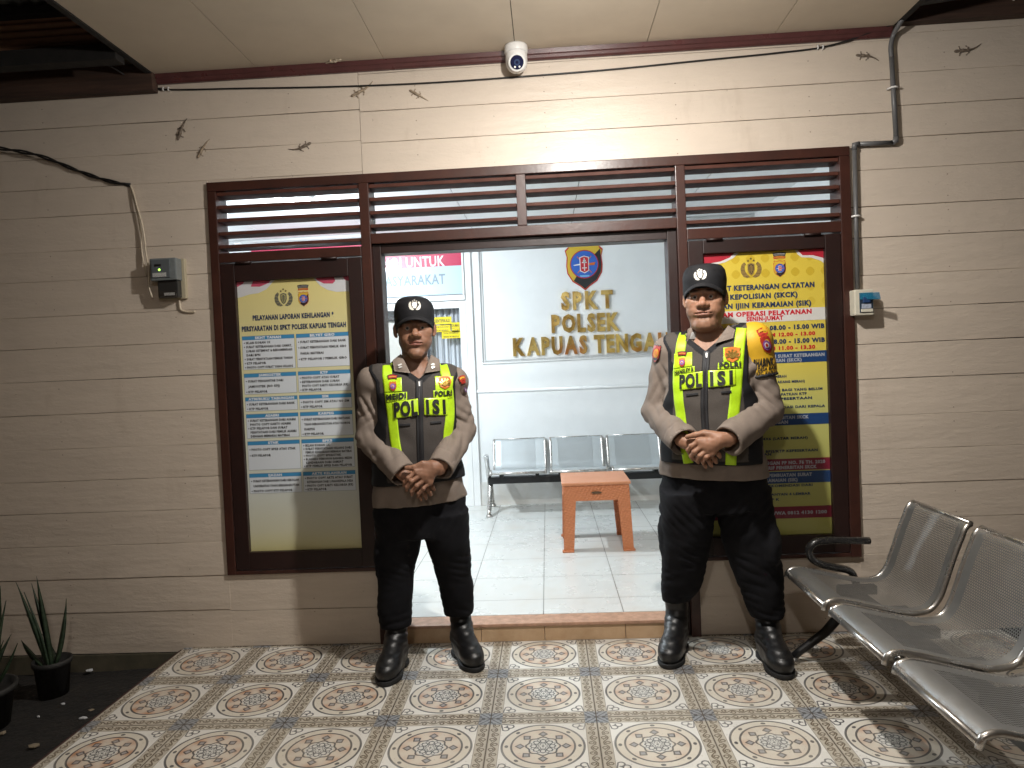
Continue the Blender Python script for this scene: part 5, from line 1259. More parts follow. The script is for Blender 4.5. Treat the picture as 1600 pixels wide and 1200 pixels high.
def officer(label, A):
    oy = A['y']; org = at(A['px'], 700, oy); org.z = 0; rz = Matrix.Rotation(-A['turn'], 3, 'Z')
    o_l = rz @ (CAM-org)
    def L(px, py, yl):
        d = rz @ (_r*((px-800)/FPX) - _u*((py-600)/FPX) + _f); p = o_l+d*((yl-o_l.y)/d.y); return np.array([p.x, p.y, p.z])
    def cv(x, y): p = rz @ Vector((x+A['o'][0]-org.x, y+A['o'][1]-oy, 0)); return p.x, p.y
    A = dict(A); A['legs'] = [[(z, *cv(cx, cy), a, b_) for z, cx, cy, a, b_ in lg] for lg in A['legs']]
    A['boots'] = [(*cv(x, y), ba-A['turn']) for x, y, ba in A['boots']]
    A['vx'] = L(*A['vpx'], -.12)[0]
    hx, zc, hw, hs = A['hx'], A['zc'], A['hw'], A['hs']     # head centre, half width of the face, size factor
    sh, el, wr = A['sh'](L), A['el'](L), A['wr'](L)
    W = wob(A['seed'], 38); W2 = wob(A['seed']+1, 75); W3 = wob(A['seed']+2, 14)
    T = A['torso']; dB = A.get('belly', 0.0)
    # ------------------------------------------------ bare body, one continuous skin
    zh = zc-0.14*hs
    hz = A['handz']
    F = Field(axis_steps([(-0.33, -0.13, 0.009), (-0.13, 0.13, 0.0026), (0.13, 0.33, 0.009)]),
              axis_steps([(-0.31, 0.02, 0.0028), (0.02, 0.16, 0.008)]),
              axis_steps([(0.14, hz-0.12, 0.012), (hz-0.12, hz+0.10, 0.0026), (hz+0.10, zh, 0.010), (zh, zc+0.15*hs, 0.0025)]))
    s = hs; jw = A['jaw']
    def f3(x, y, z): return (hx+x*s*A['fw'], A['hy']+y*s, zc+z*s)
    def e3(c, r, k, mode='u'): F.ell(f3(*c), (r[0]*s*A['fw'], r[1]*s, r[2]*s), k, mode)
    def c3(a, b_, ra, rb, k, mode='u'): F.cap(f3(*a), f3(*b_), ra*s, rb*s, k, mode)
    e3((0, .008, .032), (.076, .096, .088), .02); e3((0, -.018, -.030), (.062*(.4+.6*jw), .074, .086), .03)
    for sg in (-1, 1):
        c3((sg*.046*jw, -.005, -.052), (sg*.016*jw, -.070, -.102), .023*jw, .017*jw, .03)
        e3((sg*.038*jw, -.054, -.044), (.024*jw, .028, .030), .03)            # cheek
        e3((sg*.046, -.058, -.012), (.022, .022, .018), .025)                  # cheekbone
    e3((0, -.078, -.104), (.018, .015, .015), .025)                            # chin
    if jw > 1.01: e3((0, -.028, -.108), (.052, .054, .024), .03)               # soft double chin
    c3((-.036, -.080, .026), (.036, -.080, .026), .014, .014, .02)             # brow
    for sg in (-1, 1):
        e3((sg*.031, -.098, .004), (.018, .013, .012), .012, 's')              # socket
        e3((sg*.031, -.0775, .003), (.0185, .0135, .0125), .004)               # lids
        e3((sg*.031, -.0925, .0020), (.0150, .0085, A['eyeh']), .0015, 's')     # the opening of the eye
    c3((0, -.088, .012), (0, -.106, -.022), .0085, .0125, .012)                # nose bridge
    e3((0, -.110, -.026), (.0145, .013, .0125), .008)
    for sg in (-1, 1):
        e3((sg*.0155, -.100, -.030), (.0105, .0125, .0095), .006); e3((sg*.0075, -.108, -.0385), (.004, .005, .003), .003, 's')
    c3((0, -.099, -.041), (0, -.0965, -.050), .0035, .0035, .008)
    e3((0, -.084, -.056), (.036, .0105, .019), .018)
    mw = A['mouth']; e3((0, -.0925, -.0560), (.0235*mw, .0088, .0052), .005); e3((0, -.0918, -.0668), (.0210*mw, .0090, .0066), .005)
    c3((-.025*mw, -.0900, -.0612-A['frown']), (0, -.1010, -.0608), .0018, .0026, .002, 's'); c3((.025*mw, -.0900, -.0612-A['frown']), (0, -.1010, -.0608), .0018, .0026, .002, 's')
    e3((0, -.097, -.080), (.018, .007, .005), .008, 's')
    for sg in (-1, 1):                                                          # ears
        e3((sg*.082, .013, .000), (.0092, .017, .028), .008); e3((sg*.089, .005, .002), (.0045, .009, .016), .004, 's'); e3((sg*.078, .004, -.024), (.006, .008, .009), .006)
    F.cap((hx, A['hy']+.022*s, zc-.06*s), (A['nx'], .012, A['zneck']-.04), .056*s*A['nk'], .062*A['nk'], .03)
    # trunk, arms and legs under the clothes
    F.loft([(z, cx, cy, a-.022-.05*min(1, max(0, (A['waist']+.12-z)/.12)), b_-.020-.05*min(1, max(0, (A['waist']+.12-z)/.12))) for z, cx, cy, a, b_ in T], .03)
    for i in (0, 1):
        F.cap(sh[i], el[i], .042, .036, .03); F.cap(el[i], wr[i], .036, .026, .02)
    for lg in A['legs']:
        F.loft([(z, cx, cy, a-.028, b_-.028) for z, cx, cy, a, b_ in lg], .03, n=2.0)
    # hands: the left one laid over the right
    def hand(H, up):
        w = np.array(H['wrist']); kn = [np.array(k) for k in H['knuckles']]; r0 = H.get('r', 1.0)
        fa = w+(w-np.array(H['fore']))*0
        F.cap(np.array(H['fore']), w, .020*r0, .026*r0, .012, sy=.8)
        for k in kn: F.cap(w+(k-w)*.15, k, .0165*r0, .0118*r0, .014)
        F.cap(kn[0], kn[3], .0115*r0, .0105*r0, .010)
        mid = sum(kn)/4; F.cap(w+(mid-w)*.1, w+(mid-w)*.75, .020*r0, .018*r0, .016)
        for fg, rr in zip(H['fingers'], (.0086, .0090, .0085, .0076)):
            P = [np.array(p) for p in fg]
            for a, b_, k0, k1 in zip(P, P[1:], (1.12, 1.0, .93), (1.0, .93, .80)): F.cap(a, b_, rr*k0*r0, rr*k1*r0, .0025)
            for p in P[1:-1]: F.ell(p, (rr*1.09*r0,)*3, .003)
        P = [np.array(p) for p in H['thumb']]
        F.cap(P[0], P[1], .0165*r0, .0118*r0, .012)
        for a, b_, ra, rb in zip(P[1:], P[2:], (.0112, .0102), (.0102, .0086)): F.cap(a, b_, ra*r0, rb*r0, .004)
    HL, HR = A['hands'](L); hand(HR, False); hand(HL, True)
    F.warp(lambda X, Y, Z: 0.0005*wob(3, 260)(X, Y, Z))
    vs, q = F.mesh()
    x, y, z = [(vs[:, i]-c)/s for i, c in enumerate((hx, A['hy'], zc))]; x = x/A['fw']
    base = np.array(A['skin']); col = np.tile(base, (len(vs), 1))
    nz = W2(vs[:, 0], vs[:, 1], vs[:, 2]); col *= (1+0.05*nz)[:, None]
    lip = np.exp(-((x/(.0235*A['mouth']))**4))*np.exp(-(((z+.0612)/.0115)**4))*(y < -.088); col = col*(1-lip[:, None]*.75)+np.array(A['lip'])*lip[:, None]*.75
    red = np.exp(-((x**2+(z+.026)**2)/.03**2))*(y < -.07)*.35; col = col*(1-red[:, None])+base*np.array([1.12, .92, .86])*red[:, None]
    st = np.exp(-(((z+.085)/.035)**2))*(y < -.02)*(np.abs(x) < .07)*A['stubble']*(z < -.045); st = st+np.exp(-(((z+.047)/.006)**4))*np.exp(-((x/.026)**4))*(y < -.08)*A['stubble']*1.3
    st = np.clip(st*(1-lip), 0, .6); col = col*(1-st[:, None])+np.array([.05, .035, .028])*st[:, None]
    br = sum(np.exp(-(((x-sg*.033)/.020)**4))*np.exp(-(((z-.026+.09*(np.abs(x)-.03)**1*.6)/.0052)**4)) for sg in (-1, 1))*(y < -.06); col = col*(1-.85*br[:, None])+np.array([.012, .010, .009])*.85*br[:, None]
    body = link('person', np_mesh('person_body', vs, q, col), SKIN, None, org); body.location = org; body.rotation_euler = (0, 0, A['turn']); body['_org'] = (0, 0, 0)
    tag(body, label, 'person')
    def part(name, me, m, parent=None): return link(name, me, m, parent or body)
    for sg in (-1, 1):
        q_ = MB(); c = f3(sg*.0305, -.0788, .0022); r = .0124*s; q_.cur = 0
        rows = [(r*math.sin(a*PI/20), -r*math.cos(a*PI/20)) for a in range(21)]
        for k in range(20):
            q_.cur = 1 if k < 3 else 0
            q_.lathe([(max(0, rows[k][0]), rows[k][1]), (rows[k+1][0], rows[k+1][1])], c, 'y', 14)
        q_.build('eye', EYEM, body, 0, (0, 0, 0))
    # ------------------------------------------------ hair under the cap
    H = Field(axis_steps([(-.11, .11, .0035)])+hx, axis_steps([(-.12, .13, .0035)]), axis_steps([(zc-.06*s, zc+.13*s, .0035)]))
    H.ell(f3(0, .010, .026), (.0800*s*A['fw'], .100*s, .098*s), 0)
    H.cut(lambda X, Y, Z: np.maximum(np.where(Y-A['hy'] < -.048*s, .02, -1), np.maximum(zc-.030*s-Z+np.clip((-.016*s-(Y-A['hy']))*1.2, 0, 1)-np.clip((Y-A['hy']-.02*s)*1.2, 0, .04), -1))+0*X)
    v2, q2 = H.mesh(); part('hair', np_mesh('hair', v2, q2), HAIR)
    # ------------------------------------------------ trousers
    tz0 = min(l[0][0] for l in A['legs'])
    F = Field(axis_steps([(-.36, .36, .006)]), axis_steps([(-.26, .26, .006)]), axis_steps([(tz0-.03, A['waist']+.03, .006)]))
    F.loft(A['hips'], .02, n=2.3)
    for lg in A['legs']: F.loft(lg, .025, n=2.2)
    for P in A['pockets']: F.ell(P[0], P[1], .02)
    for lg in A['legs']:
        z0, cx, cy, a, b_ = lg[0]; F.ell((cx, cy, z0+.018), (a*.96, b_*.96, .035), .015)
    def tf_(X, Y, Z):
        low = np.clip((tz0+.30-Z)/.25, 0, 1); 
        return .0030*W(X, Y, Z)+A['tf']*(.0040*low*(1-2*np.abs(np.sin(Z*76+W3(X, Y, Z)*2.4+X*14*np.sign(X)+Y*10)))*np.clip(.55+.6*W(X, Y, Z), 0, 1)+.0012*W2(X, Y, Z)+.004*np.exp(-((Z-.46)/.08)**2)*(1-2*np.abs(np.sin(Z*88+X*40+W3(X, Y, Z)*2)))*np.clip(W(X, Y, Z)+.3, 0, 1)+.003*np.exp(-((Z-.66)/.07)**2)*(1-2*np.abs(np.sin(Z*58-np.abs(X)*70+W3(X, Y, Z)))))
    F.warp(tf_); v2, q2 = F.mesh(); trousers = part('trousers', np_mesh('trousers', v2, q2), TROU)
    for i, (bx, by, ba) in enumerate(A['boots']): add_boot(body, bx, by, ba, A['bk'])
    # ------------------------------------------------ shirt with sleeves
    F = Field(axis_steps([(-.36, .36, .0055)]), axis_steps([(-.30, .22, .0055)]), axis_steps([(A['hem']-.02, A['zneck']+.07, .0055)]))
    F.loft(T, .02, n=2.3)
    for i in (0, 1):
        F.ell(sh[i], (.070, .072, .064), .04); F.cap(sh[i], el[i], A['arm'], A['arm']*1.04, .02)
    F.cap((A['nx'], .012, A['zneck']-.095), (A['nx'], .013, A['zneck']-.062), .082, .066, .03)
    def scut(X, Y, Z):
        zv = A['vee']-.004+np.abs(X-A['vx'])*A['vslope']*1.15
        return np.minimum(np.where(Y < -.01, 1, -1)*.05, (Z-zv)*.5)
    F.cut(scut)
    for i in (0, 1):                      # the forearm sleeves, each cut off at its cuff
        d = (wr[i]-el[i])/np.linalg.norm(wr[i]-el[i]); G = Field(F.xs, F.ys, F.zs)
        G.cap(el[i], wr[i], A['arm']*1.03, A['cuff'], .01)
        c = wr[i]; G.cut(lambda X, Y, Z: (X-c[0])*d[0]+(Y-c[1])*d[1]+(Z-c[2])*d[2])
        G.cap(wr[i]-d*.02, wr[i]+d*.05, A['cuff']-.011, A['cuff']-.009, .004, 's')
        h = np.maximum(.02-np.abs(F.D-G.D), 0)/.02*np.clip(1-((F.zs[None, None, :]-el[i][2])/.08)**2, 0, 1); F.D = (np.minimum(F.D, G.D)-h*h*.005).astype(np.float32)
    def sf(X, Y, Z):
        d = 0.0026*W(X, Y, Z)+.0016*W2(X, Y, Z)
        for i in (0, 1):
            sg = 1 if el[i][0] > 0 else -1; w3 = W3(X, Y, Z)
            g = np.exp(-(((X-el[i][0])**2+(Y-el[i][1])**2+(Z-el[i][2])**2)/.11**2)); d = d+.0095*g*(1-2*np.abs(np.sin(88*(Z*.75+sg*X*.65)+w3*2.2)))*np.clip(.6+.7*W(X, Y, Z), 0, 1.2)
            m = el[i]*.5+wr[i]*.5; dv = (wr[i]-el[i])/np.linalg.norm(wr[i]-el[i]); g = np.exp(-(((X-m[0])**2+(Y-m[1])**2+(Z-m[2])**2)/.095**2))
            al = (X-m[0])*dv[0]+(Z-m[2])*dv[2]; pe = (X-m[0])*dv[2]-(Z-m[2])*dv[0]
            d = d+.0075*g*(1-2*np.abs(np.sin(62*(pe+sg*.42*al)+w3*2.2+1.1)))*np.clip(.55+.8*W(Y, Z, X), 0, 1.2)
            m = sh[i]*.5+el[i]*.5; g = np.exp(-(((X-m[0])**2+(Y-m[1])**2+(Z-m[2])**2)/.10**2)); d = d+.0068*g*(1-2*np.abs(np.sin(66*(Z*.5-sg*X*1.0)+w3*2.6+.6)))*np.clip(.4+.8*W(Z, X, Y), 0, 1.2)
            c_ = wr[i]-(wr[i]-el[i])/np.linalg.norm(wr[i]-el[i])*.062; dd = (wr[i]-el[i])/np.linalg.norm(wr[i]-el[i])
            t_ = (X-c_[0])*dd[0]+(Y-c_[1])*dd[1]+(Z-c_[2])*dd[2]; nr = ((X-c_[0])**2+(Y-c_[1])**2+(Z-c_[2])**2) < .09**2
            d = d+np.where(nr, .0028*np.exp(-(t_/.004)**2), 0)
        low = np.clip((A['hem']+.10-Z)/.08, 0, 1); d = d+.003*low*np.sin(X*75+W3(X, Y, Z)*2)
        return d
    F.warp(sf); F.cut(lambda X, Y, Z: A['hem']+A['hemtilt']*X-Z+0*Y)
    v2, q2 = F.mesh(); shirt = part('shirt', np_mesh('shirt', v2, q2), CLOTH)
    # cuff openings: a darker turned inside ring
    # ------------------------------------------------ vest
    F = Field(axis_steps([(-.30, .30, .0045)]), axis_steps([(-.27, .20, .0045)]), axis_steps([(A['vhem']-.02, A['zneck']+.03, .0045)]))
    F.loft(T, .02, n=2.3, grow=.012)
    for i in (0, 1): F.ell(sh[i]+np.array([-.03*np.sign(sh[i][0]), 0, .004]), (.075, .082, .078), .05)
    def vcut(X, Y, Z):
        d = A['vhem']+A['hemtilt']*X-Z
        for i in (0, 1):
            sg = np.sign(sh[i][0]); ax = A['armx'][i]
            d = np.maximum(d, sg*X-ax-np.clip((sh[i][2]-.17-Z)*.5, 0, .045)-np.clip((Z-sh[i][2])*.6, 0, .03)+0*Y)
        xx = np.abs(X-A['vx']); zv = A['vee']+xx*A['vslope']
        nk = np.minimum(np.where(Y < .02, 1, -1)*.05, (Z-zv)*.55)
        d = np.maximum(d, nk); rr = .083-np.sqrt((X-A['nx'])**2+(Y-.012)**2); d = np.maximum(d, np.minimum(rr, Z-A['zneck']+.05))
        return d+0*Y
    F.warp(lambda X, Y, Z: .0020*W(X, Y, Z)+.0012*W2(X, Y, Z)); F.cut(vcut)
    v2, q2 = F.mesh()
    X, Y, Z = v2[:, 0], v2[:, 1], v2[:, 2]; edge = vcut(X, Y, Z)
    side = np.zeros(len(v2))
    for i in (0, 1): side = np.maximum(side, (np.sign(sh[i][0])*X > A['side'][i]-.02*np.clip((Z-1.0)*4, 0, 1)).astype(float)*(Z < sh[i][2]-.05))
    blk = np.clip(np.maximum((edge > -.016), side), 0, 1)[:, None]
    col = np.array(A['vestc'])*(1-blk)+np.array([.010, .010, .012])*blk
    vest = part('vest', np_mesh('vest', v2, q2, col), VEST)
    tree = front_tree([shirt, vest]); vt = front_tree([vest])
    def lay(name, mb, off, m, parent=vest, tr=None): drape(mb, tr or tree, off); return mb.build(name, m, parent, 0, (0, 0, 0))
    def xz(px, py, yl=-.16): p = L(px, py, yl); return (p[0], p[2])
    V_ = A['vestpx']
    for pts, w in V_['strips']:
        q_ = MB(); ribbon(q_, [xz(*p) for p in pts], w); lay('reflective_strip', q_, .0006, LIME, tr=vt)
    zp = [xz(*p) for p in V_['zip']]
    q_ = MB(); ribbon(q_, zp, .030); lay('zip_tape', q_, .0012, VBLK, tr=vt)
    q_ = MB(); ribbon(q_, zp, .007, .003); lay('zip', q_, .0020, mat('zip_dark_metal', (.05, .05, .055), .3, .7), tr=vt)
    x0, z0 = zp[0]; q_ = MB(); q_.prism([(x0-.004, z0-.006), (x0+.004, z0-.006), (x0+.003, z0-.026), (x0-.003, z0-.026)], -.004, 0); lay('zip_pull', q_, .004, M['silver'], tr=vt)
    for nm, quad, lift in V_['plates']:
        q_ = MB(); grid_patch(q_, [xz(*p) for p in quad], 18, 12); lay(nm, q_, .0026+lift, LIMEP, tr=vt)
    for s_, pa, pb, cap_, bold in V_['words']:
        xa, za = xz(*pa); xb, zb = xz(*pb); tt, fs = text2d(s_, cap_, bold=bold, width=xb-xa, align='L', res=3, sp=9 if s_ == 'ISI' else None)
        q_ = MB(); q_.add([(xa+p[0], 0, za+(zb-za)*(p[0]/max(1e-6, xb-xa))+p[1]) for p in tt], fs); lay('vest_lettering', q_, .0098, TEXTB, tr=vt)
    for pts in V_['flaps']:
        q_ = MB(); ribbon(q_, [xz(*p) for p in pts], .010, .004); lay('pocket_flap', q_, .001, VBLK, tr=vt)
    # crest and badge on the breast plates
    bx, bz = xz(*V_['crest'][0]); q_ = MB()
    put_shapes(q_, [(1, 0, [(-.62, 1.35), (-.3, 1.45), (0, 1.47), (.3, 1.45), (.62, 1.35), (.5, .85), (.25, .92), (0, .93), (-.25, .92), (-.5, .85)]), (0, 1, [(-.55, 1.28), (0, 1.40), (.55, 1.28), (.46, .95), (0, 1.0), (-.46, .95)]), (2, 2, [(-.42, 1.16), (0, 1.24), (.42, 1.16), (.40, 1.08), (0, 1.16), (-.40, 1.08)]),
                    (5, 0, [(p[0]*.95, p[1]) for p in shield_poly()]), (0, 1, [(.40, .30), (.41, 0), (.39, -.17), (.28, -.355), (0, -.56), (-.25, -.36), (0, 0)]), (3, 2, circ(0, .03, .33, 20)), (4, 3, circ(0, .03, .16, 12)), (0, 4, circ(0, .03, .10, 8))], bx, bz, V_['crest'][1], 0, .0012)
    lay('breast_crest', q_, .0075, PATCH, tr=vt)
    bx, bz = xz(*V_['badge'][0]); q_ = MB(); w = V_['badge'][1]
    q_.cur = 1; q_.prism([(bx+p[0]*w, bz+p[1]*w) for p in [(-.56, .46), (-.3, .52), (0, .56), (.3, .52), (.56, .46), (.48, .30), (.54, .02), (.40, -.34), (0, -.56), (-.40, -.34), (-.54, .02), (-.48, .30)]], -.0006, 0)
    q_.cur = 0
    for k in range(7):
        a = R(200+k*(-220/6)); q_.prism([(bx+p[0]*w, bz+p[1]*w) for p in bar(.10*math.cos(a), -.05+.10*math.sin(a), .46*math.cos(a), -.05+.42*math.sin(a), .13)], -.003, -.0007)
    q_.prism(circ(bx, bz-.05*w, .22*w, 14), -.005, -.0007)
    lay('breast_badge', q_, .0075, [M['gold'], PATCH[5]], tr=vt)
    # ------------------------------------------------ collar
    for sg, flap in zip((-1, 1), A['collar']):
        (otx, otz), (itx, itz), (ibx, ibz), (obx, obz) = [xz(px, py, -.12) for px, py in flap]
        def surf(x, z):
            h = tree.ray_cast(Vector((x, -.9, z)), Vector((0, 1, 0))); return h[0].y if h[0] is not None else -.05
        P = [(otx+sg*.006, surf(otx, otz)-.012, otz-.004), (itx, -.052, itz-.006), (ibx, surf(ibx, ibz-.012)-.012, ibz), (obx, surf(obx, obz)-.012, obz)]
        P = [Vector(p) for p in P]; q_ = MB(); vs = []; N_ = 8
        for off in (0.0, .005):
            for j_ in range(N_+1):
                for i_ in range(N_+1):
                    u, v = i_/N_, j_/N_; p = (P[0]*(1-u)+P[1]*u)*(1-v)+(P[3]*(1-u)+P[2]*u)*v
                    vs.append(p+Vector((0, -.010*math.sin(PI*v)*math.sin(PI*min(1, u*.8+.2))+off, 0)))
        K_ = (N_+1)**2; fs = []
        for j_ in range(N_):
            for i_ in range(N_):
                o = j_*(N_+1)+i_; fs += [(o, o+N_+1, o+N_+2, o+1), (K_+o, K_+o+1, K_+o+N_+2, K_+o+N_+1)]
        for i_ in range(N_):
            for o, st in ((i_, 1), (N_*(N_+1)+i_, 1), (i_*(N_+1), N_+1), (i_*(N_+1)+N_, N_+1)): fs.append((o, o+st, K_+o+st, K_+o))
        q_.add(vs, fs, True); q_.build('collar', CLOTH, shirt, 0, (0, 0, 0))
    q_ = MB(); zk = A['zneck']; rngs = []
    for k in range(29):
        a = PI*1.5+R(72)+(2*PI-R(144))*k/28; rx = .069*A['nk']; ry = .070*A['nk']
        rngs.append((A['nx']+rx*math.cos(a), .014+ry*math.sin(a), zk-.012+.018*math.sin(a)))
    q_.tube(rngs, .014, 10, False, True, .40); q_.build('collar_band', CLOTH, shirt, 0, (0, 0, 0))
    ct = front_tree([o for o in body.children_recursive if o.name.startswith(('shirt', 'vest', 'collar'))])
    for pts in A['rank']:
        q_ = MB()
        for P in pts: q_.prism([xz(px, py, -.13) for px, py in P], -.0015, 0)
        drape(q_, ct, .003); q_.build('rank_mark', RANK, shirt, 0, (0, 0, 0))
    # ------------------------------------------------ sleeve patches
    for kind, px, py, w, tilt in A['patches']:
        q_ = MB(); cx, cz = xz(px, py, -.03)
        if kind == 'crest': sh_ = [(0, 0, [(-.5, .95), (0, 1.05), (.5, .95), (.42, .55), (0, .62), (-.42, .55)]), (2, 1, [(-.35, .87), (0, .95), (.35, .87), (.33, .72), (0, .80), (-.33, .72)]), (0, 0, [(p[0]*1.02, p[1]*1.02-.2) for p in shield_poly()]), (5, 1, [(p[0]*.85, p[1]*.85-.2) for p in shield_poly()]), (0, 2, circ(0, -.2, .30, 14)), (3, 3, circ(0, -.2, .2, 12)), (4, 4, circ(0, -.2, .1, 8)),
                                   (0, 0, [(-.3, .56), (.3, .56), (.3, .35), (-.3, .35)])]
        else: sh_ = [(1, 0, shield_poly(1.05)), (0, 1, shield_poly(.95)), (2, 2, circ(0, .05, .30, 16)), (5, 3, circ(0, .05, .18, 12)), (1, 2, [(-.3, -.28), (.3, -.28), (.15, -.42), (-.15, -.42)])]
        put_shapes(q_, sh_, cx, cz, w, 0, .0017, tilt, A.get('pw', .62))
        drape(q_, front_tree([shirt]), .0075, nmin=.05); q_.build('sleeve_patch', PATCH, shirt, 0, (0, 0, 0))
    # ------------------------------------------------ cap
    K = A['capp']; F = Field(axis_steps([(-.13, .13, .003)])+hx, axis_steps([(-.16, .15, .003)]), axis_steps([(zc+.01*s, zc+.17*s, .003)]))
    cy = A['hy']+.008*s
    F.loft([(zc+z_*s, hx+dx, cy+dy*s, a*s, b_*s) for z_, dx, dy, a, b_ in K['prof']], .01, n=2.25)
    F.warp(lambda X, Y, Z: .0010*W2(X, Y, Z)+.0008*np.cos(np.arctan2(X-hx, Y-cy)*6)*0)
    v2, q2 = F.mesh(); cap_o = part('cap', np_mesh('cap', v2, q2), CAPM)
    q_ = MB(); vs = []; nu, nv = 24, 8; zb = zc+K['brim'][0]*s; hwid, out_, droop, tilt = [k*s for k in K['brim'][1:4]]+[K['brim'][4]]
    for side in (0, .0045):
        for j in range(nv+1):
            for i in range(nu+1):
                u = i/nu*2-1; v = j/nv; x = u*hwid*(1-.06*v); yb = -math.sqrt(max(0, 1-(u*.985)**2))*.088*s+.004
                vs.append((hx+x, cy+yb-out_*v*math.sqrt(max(0, 1-(abs(u)**2.6))), zb-droop*u*u*(1+.25*v)-tilt*out_*v*(1-.3*u*u)+side-.003*(v > .98)))
    N = (nu+1)*(nv+1); fs = []
    for j in range(nv):
        for i in range(nu):
            o = j*(nu+1)+i; fs += [(o, o+nu+1, o+nu+2, o+1), (N+o, N+o+1, N+o+nu+2, N+o+nu+1)]
    for i in range(nu): o = nv*(nu+1)+i; fs += [(o, N+o, N+o+1, o+1), (i, i+1, N+i+1, N+i)]
    q_.add(vs, fs, True); q_.build('visor', CAPM, cap_o, 0, (0, 0, 0))
    ex, ez = xz(*K['emblem'], -.10); q_ = MB()
    w = K['ew']; ce_, se_ = math.cos(K['etilt']), math.sin(K['etilt'])
    def tw(P): return [(ex+(p[0]*ce_-p[1]*se_)*w, ez+(p[0]*se_+p[1]*ce_)*w) for p in P]
    for sg in (-1, 1):
        q_.prism(tw([(sg*.06, -.40), (sg*.22, -.43), (sg*.40, -.34), (sg*.50, -.10), (sg*.47, .14), (sg*.36, .30), (sg*.26, .24), (sg*.30, .05), (sg*.24, -.16)]), -.0008, 0)
    q_.prism(tw([(-.17, .22), (0, .27), (.17, .22), (.18, -.06), (.10, -.24), (0, -.30), (-.10, -.24), (-.18, -.06)]), -.0012, 0)
    for x_, z_ in ((0, .42), (-.15, .33), (.15, .33)): q_.prism(tw(star(x_, z_, .085)), -.0015, 0)
    drape(q_, front_tree([cap_o]), .0015); q_.build('cap_badge', M['capbadge'], cap_o, 0, (0, 0, 0))
    return body, shirt, vest, L, xz, sh, el, wr
M['capbadge'] = mat('cap_badge_white', (0.66, 0.63, 0.56), 0.4, 0.2)
